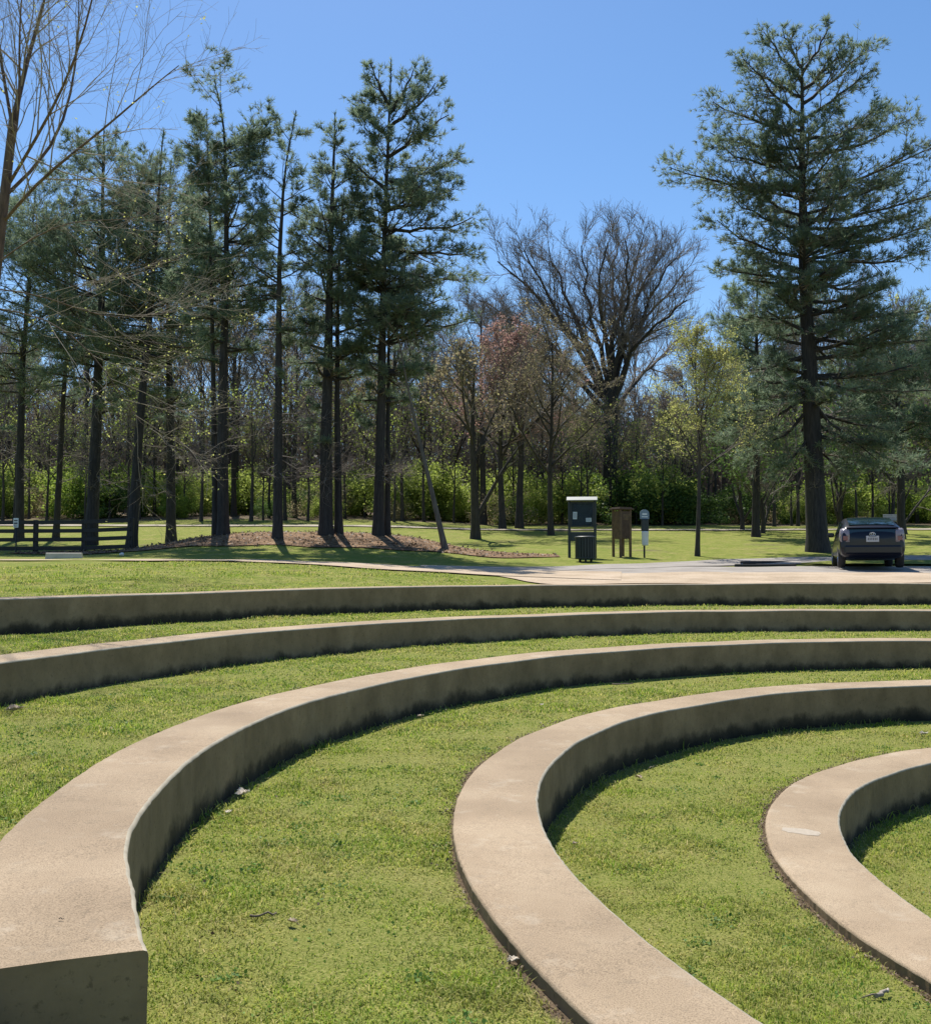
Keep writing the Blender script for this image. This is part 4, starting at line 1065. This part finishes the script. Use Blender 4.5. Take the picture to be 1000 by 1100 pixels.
# dark kerb timbers round the grass island
p0, p1 = PX(789, 31.0), PX(855, 31.0)
def timber(a, b_, label):
    c = (a + b_) / 2; t = thing('kerb_timber', label, 'kerb timber', (c.x, c.y, gz(c.x, c.y)), math.atan2(b_.y - a.y, b_.x - a.x), 'dark timbers edging the grass island'); L = (b_ - a).length
    box(MB(), (0, 0, .03), (L, .10, .10), 0, .02).build('beam', M['black_rubber'], t)
    mb = MB(); [lathe(mb, [(.022, .078), (.022, .093), (0, .095)], c=(sx * L * .38, 0, 0), n=8) for sx in (-1, 1)]; mb.build('anchor_pin', M['chrome'], t)
timber(p0, p1, 'dark timber lying square across the near end of the grass island')
timber(PX(796, 32.2), PX(868, 34.6), 'dark timber along the far side of the grass island')

# park bench
b = PX(961, 63); B_ = thing('park_bench', 'grey slatted park bench on the far grass', 'bench', b, math.radians(8))
mb = MB(); [box(mb, (0, .22, .55 + q * .1), (1.3, .03, .085), 0, .006) for q in range(4)]; mb.build('backrest', M['bench_grey'], B_)
mb = MB(); [box(mb, (0, -.2 + q * .1, .45), (1.3, .085, .03), 0, .006) for q in range(4)]; mb.build('seat', M['bench_grey'], B_)
for sx in (-.55, .55):
    for sy in (-.2, .2): box(MB(), (sx, sy, .2), (.06, .06, .48), 0, .006).build('leg', M['black_wood'], B_)
# pale kerb stop on the right pines' bed etc. is too small to show

# ------------------------------------------------------------------ car (x forward, y left)
b = PX(930, 29.6); car = thing('parked_car', 'dark navy hatchback parked on the lane, seen from behind', 'car', b + Vector((0, 0, .03)), math.radians(90 - 17))
ST = [  # x, zb, wb, wmid, zmid, wbelt, zbelt, wroof, zroof
    (-2.19, .42, .62, .70, .56, .66, .74, .60, .80), (-2.15, .30, .74, .82, .58, .79, .92, .72, 1.06), (-2.02, .24, .78, .86, .60, .82, 1.02, .70, 1.18), (-1.65, .22, .80, .865, .60, .825, 1.03, .69, 1.28), (-1.1, .20, .82, .865, .58, .83, 1.00, .69, 1.40), (-.5, .20, .82, .865, .56, .83, .97, .69, 1.47),
    (.1, .20, .82, .865, .55, .83, .94, .68, 1.49), (.6, .20, .82, .865, .54, .83, .92, .65, 1.43), (1.05, .20, .82, .865, .53, .82, .90, .56, 1.25), (1.5, .20, .80, .86, .53, .80, .87, .60, .97), (1.9, .22, .76, .83, .50, .74, .76, .50, .82), (2.15, .28, .62, .70, .48, .60, .62, .40, .68), (2.24, .34, .45, .52, .46, .45, .54, .30, .58)]
def sect(s):
    x, zb_, wb, wm, zm, wbt, zbt, wr, zr = s
    half = [(wb * .6, zb_), (wb, zb_ + .03), (wm, zm - .12), (wm, zm + .05), (wbt, zbt), (wr + (wbt - wr) * .22, zbt + (zr - zbt) * .72), (wr * .86, zr - .015), (wr * .4, zr)]
    return [(x, y, z) for y, z in half] + [(x, -y, z) for y, z in half[::-1]]
V = np.array([sect(s) for s in ST]); n, k, _ = V.shape; idx = np.arange(n * k).reshape(n, k); nx = np.roll(idx, -1, 1)
mb = MB(); mb.add(V.reshape(-1, 3), np.stack([idx[:-1], nx[:-1], nx[1:], idx[1:]], -1).reshape(-1, 4), 0, True)
for e in (0, n - 1):
    c = idx[e]; f = np.array([[c[i], c[i + 1], c[k - 2 - i], c[k - 1 - i]] for i in range(k // 2 - 1)]); mb.f.append((f if e else f[:, ::-1], 0, True))
body = mb.build('body', M['car_paint'], car); sub = body.modifiers.new('smooth', 'SUBSURF'); sub.levels = 2; sub.render_levels = 2
def xsec(x, q):
    xs_ = [s[0] for s in ST]; pts = V[:, q]; return np.array([np.interp(x, xs_, pts[:, a_]) for a_ in range(3)])
def strip_panel(name, xs_, qa, qb, out, mat, side=1, nseg=1):
    mbp = MB(); A = []
    for x in xs_:
        for q in (qa, qb):
            p = xsec(x, q).copy(); p[1] *= side; A.append(p)
    A = np.array(A); ctr = np.array([0, 0, .7]); nv = nrm(A - np.array([0, 0, .75]) * [0, 0, 1] - A * [1, 0, 0]); A = A + nv * out
    F = [[2 * i, 2 * i + 1, 2 * i + 3, 2 * i + 2] for i in range(len(xs_) - 1)]
    mbp.add(A, F, 0, True); return mbp.build(name, mat, car)
for sd in (1, -1):
    strip_panel('side_window', [-1.35, -1.0, -.6, -.25], 4, 5, .008, M['car_glass'], sd); strip_panel('side_window', [-.15, .25, .6, .95], 4, 5, .008, M['car_glass'], sd)
def top_panel(name, xs_, hw, out, mat):
    A = []
    for x in xs_:
        for y, q in ((hw, 6), (hw * .5, 7), (-hw * .5, 7), (-hw, 6)):
            p = xsec(x, q); A.append((x, y * (abs(p[1]) if q == 6 else abs(p[1]) * 1.6), p[2] + out))
    mbp = MB(); kk = 4
    mbp.add(A, [[r * kk + c, r * kk + c + 1, (r + 1) * kk + c + 1, (r + 1) * kk + c] for r in range(len(xs_) - 1) for c in range(kk - 1)], 0, True); return mbp.build(name, mat, car)
top_panel('rear_window', [-1.95, -1.6, -1.2, -.85], .98, .012, M['car_glass'])
top_panel('windscreen', [.5, .8, 1.1, 1.4], .98, .012, M['car_glass'])
# lower upright rear glass, spoiler bar, tail lamps, plate, bumper
box(MB(), (-2.135, 0, .985), (.03, 1.22, .17), 0, .008, ry=.22).build('rear_glass', M['car_glass'], car)
box(MB(), (-2.10, 0, 1.10), (.16, 1.34, .035), 0, .012, ry=.12).build('spoiler', M['car_paint'], car)
for sd in (1, -1):
    mb = MB(); A = [(-2.20, .60, .72), (-2.20, .60, 1.02), (-2.14, .62, 1.09), (-2.13, .82, .72), (-2.09, .81, 1.02), (-2.06, .77, 1.10), (-1.92, .862, .80), (-1.90, .84, 1.0), (-1.92, .82, 1.08)]
    A = [(x_, y_ * sd, z_) for x_, y_, z_ in A]
    F = [[0, 1, 4, 3], [1, 2, 5, 4], [3, 4, 7, 6], [4, 5, 8, 7]]; mb.add(A, F if sd > 0 else [f[::-1] for f in F], 0, True)
    lp = mb.build('tail_lamp', M['lamp'], car); so = lp.modifiers.new('thick', 'SOLIDIFY'); so.thickness = .03
    box(MB(), (-2.195, .70 * sd, .82), (.02, .12, .12), -.25 * sd, .01).build('red_lens', M['lamp_red'], lp)
pl = box(MB(), (-2.215, 0, .80), (.02, .33, .17), 0, .006).build('number_plate', M['plate'], car)
mb = MB(); [box(mb, (-2.227, -.11 + q * .044, .795), (.004, .024, .07), 0, 0) for q in range(6)]; box(mb, (-2.227, 0, .865), (.004, .2, .015), 0, 0); mb.build('plate_print', M['ink'], pl)
mb = MB(); th_ = np.linspace(0, 2 * PI, 25); tubes(mb, np.stack([np.full(25, -2.2), .075 * np.cos(th_), .93 + .05 * np.sin(th_)], 1), np.full(25, .008), 6); tubes(mb, np.stack([np.full(25, -2.2), .028 * np.cos(th_), .935 + .04 * np.sin(th_)], 1), np.full(25, .007), 6); tubes(mb, np.stack([np.full(25, -2.2), .05 * np.cos(th_), .95 + .016 * np.sin(th_)], 1), np.full(25, .006), 6); mb.build('emblem', M['chrome'], car)
mb = MB(); box(mb, (-2.20, 0, .50), (.14, 1.5, .24), 0, .05); mb.build('rear_bumper', M['car_paint'], car)
for x in (-1.38, 1.32):
    for sd in (1, -1):
        ty = MB(); lathe(ty, [(.19, -.1), (.28, -.1), (.31, -.08), (.315, 0), (.31, .08), (.28, .1), (.19, .1)], 'Y', (x, sd * .765, .315), 28); w = ty.build('wheel', M['black_rubber'], car)
        rm = MB(); lathe(rm, [(0, .03), (.06, .04), (.17, .02), (.20, .06), (.205, -.06)] if sd < 0 else [(0, -.03), (.06, -.04), (.17, -.02), (.20, -.06), (.205, .06)], 'Y', (x, sd * .80, .315), 22); 
        for q in range(7):
            a_ = q * 2 * PI / 7; box(rm, (x + .11 * math.cos(a_), sd * .845, .315 + .11 * math.sin(a_)), (.17, .02, .035), 0, .004, ry=-a_)
        rm.build('rim', M['chrome'], w)
for sd in (1, -1):
    box(MB(), (.78, sd * .92, .98), (.12, .2, .13), 0, .04).build('wing_mirror', M['car_paint'], car)
    box(MB(), (-.55, sd * .872, .80), (.18, .03, .035), 0, .01).build('door_handle', M['car_paint'], car)
mb = MB(); tubes(mb, np.array([(-.9, 0, 1.44), (-1.0, 0, 1.52), (-1.12, 0, 1.62)]), np.array([.01, .007, .004]), 6); mb.build('aerial', M['black_rubber'], car)

# ------------------------------------------------------------------ things lying on the turf
def dead_leaf(px, py, sz, mat, label, seed):
    g = rs(seed); p = PG(px, py); n = 9
    V = [(0, 0, .012)]
    for i in range(n * 2):
        a = i * PI / n; r = sz * (1.0 if i % 2 == 0 else .55 + .2 * g.rand()) * (.8 + .35 * g.rand()); V.append((r * math.cos(a), r * .62 * math.sin(a), .012 + .35 * sz * g.rand() + .25 * sz * abs(math.sin(a))))
    mb = MB(); mb.add(V, [[0, 1 + i, 1 + (i + 1) % (2 * n)] for i in range(2 * n)])
    t = thing('fallen_leaf', label, 'leaf', p + Vector((0, 0, .012)), g.rand() * 6.3, 'fallen leaves on the turf')
    bl = mb.build('leaf_blade', M[mat], t); so = bl.modifiers.new('thick', 'SOLIDIFY'); so.thickness = .0025
    tubes(m2 := MB(), np.array([(-sz * .9, 0, .012), (-sz * 1.3, .05 * sz, .012), (-sz * 1.7, .2 * sz, .008)]), np.array([.002, .0018, .0015]), 5); m2.build('leaf_stalk', M['stick'], t)
for k, (px, py, sz, mat, lab) in enumerate([
    (261, 857, .075, 'pale_leaf', 'largest pale leaf beside the foot of the middle wall'), (245, 877, .035, 'pale_leaf', 'tiny pale leaf just below the largest pale leaf'), (329, 804, .07, 'pale_leaf', 'curled bleached leaf against the foot of the middle wall'),
    (314, 996, .03, 'dead_leaf', 'small tan leaf beside the thin stick'), (16, 766, .09, 'dead_leaf', 'crumpled tan leaf at the left edge below the second wall'), (552, 1038, .04, 'pale_leaf', 'white leaf scrap against the outer side of the fourth wall'),
    (452, 772, .05, 'dead_leaf', 'tan leaf standing on the terrace below the middle wall'), (582, 760, .05, 'pale_leaf', 'bleached leaf on the terrace above the fourth wall'), (412, 651, .09, 'orange_leaf', 'orange leaf in the shade of the topmost wall'),
    (992, 791, .07, 'pale_leaf', 'pale leaf at the right edge above the lowest wall'), (686, 838, .05, 'dead_leaf', 'tan leaf on the bright terrace under the fourth wall'), (617, 910, .03, 'dead_leaf', 'tan leaf scrap beside the inner edge of the fourth wall'),
    (897, 718, .09, 'pale_leaf', 'pale leaf in the shade line of the middle wall far right'), (457, 760, .03, 'pale_leaf', 'small white scrap on the terrace below the middle wall'), (866, 957, .03, 'pale_leaf', 'bleached leaf against the outer side of the lowest wall')]):
    dead_leaf(px, py, sz, mat, lab, 200 + k)
def stick(px, py, L, r, rz, mat, label, seed, fork=False):
    g = rs(seed); p = PG(px, py); t = thing('fallen_stick', label, 'stick', p + Vector((0, 0, r + .012)), rz, 'fallen sticks on the turf')
    n = 7; P = np.stack([np.linspace(-L / 2, L / 2, n), g.randn(n) * L * .035, np.abs(g.randn(n)) * .006], 1)
    mb = MB(); tubes(mb, P, r * (1 - .35 * np.linspace(0, 1, n)) * (1 + .12 * g.randn(n)), 7)
    mb.f.append((np.array([[0, 2, 1], [0, 3, 2], [0, 4, 3], [0, 5, 4], [0, 6, 5]]), 0, False)); e = (n - 1) * 7; mb.f.append((np.array([[e, e + i, e + i + 1] for i in range(1, 6)]), 0, False))
    mb.build('stick_shaft', M[mat], t)
    if fork: tubes(m2 := MB(), np.array([P[2], P[2] + [-.05, .03, .004], P[2] + [-.12, .05, 0]]), np.array([r * .5, r * .4, r * .25]), 6); m2.build('side_twig', M['stick'], t)
stick(283, 988, .13, .007, .35, 'stick', 'thin dark stick lying below the middle wall', 1)
stick(948, 1073, .13, .012, .7, 'grey_stick', 'thick grey forked stick between the two lowest walls', 2, True)
stick(669, 737, .3, .012, .1, 'stick', 'dark stick at the shade line below the middle wall', 3)
stick(66, 994, .02, .002, .1, 'stick', 'tiny dark splinter on top of the middle wall', 4)
bpy.data.objects['fallen_stick.003'].location = PX(66, 3.75, z=TOP[2] + .006)
stick(700, 826, .12, .004, .9, 'pale_twig', 'thin straw coloured twig on the bright terrace', 5)

# ------------------------------------------------------------------ light, sky, camera
S_AZ = math.atan2(-.26, .965); S_EL = math.radians(58)               # bearing of the sun from +Y towards +X
sd = Vector((math.sin(S_AZ) * math.cos(S_EL), math.cos(S_AZ) * math.cos(S_EL), math.sin(S_EL)))
sun = bpy.data.lights.new('sun', 'SUN'); sun.energy = 4.7; sun.angle = math.radians(.53); sun.color = (1, .95, .86)
so = bpy.data.objects.new('sun', sun); C.objects.link(so); so.rotation_euler = sd.to_track_quat('Z', 'Y').to_euler(); so.location = (0, 0, 60)
w = bpy.data.worlds.new('World'); bpy.context.scene.world = w; w.use_nodes = True
nt = w.node_tree; sky = nt.nodes.new('ShaderNodeTexSky'); sky.sky_type = 'NISHITA'; sky.sun_disc = False
sky.sun_elevation = S_EL; sky.sun_rotation = S_AZ; sky.air_density = 1.0; sky.dust_density = .3; sky.ozone_density = 3.0; sky.altitude = 200
hs = nt.nodes.new('ShaderNodeHueSaturation'); hs.inputs['Saturation'].default_value = 1.17; nt.links.new(sky.outputs[0], hs.inputs['Color'])
nt.links.new(hs.outputs[0], nt.nodes['Background'].inputs[0]); nt.nodes['Background'].inputs[1].default_value = .102
cam = bpy.data.cameras.new('camera'); cam.sensor_fit = 'HORIZONTAL'; cam.sensor_width = 36; cam.lens = 36 * FPX / 1000; cam.clip_start = .05; cam.clip_end = 3000
co = bpy.data.objects.new('camera', cam); C.objects.link(co); co.location = (0, 0, EZ); co.rotation_euler = (PI / 2 + PITCH, 0, 0)
sc = bpy.context.scene; sc.camera = co
sc.view_settings.view_transform = 'Standard'; sc.view_settings.look = 'None'; sc.view_settings.exposure = .55; sc.view_settings.gamma = 1
sc.cycles.max_bounces = 6; sc.cycles.transparent_max_bounces = 8
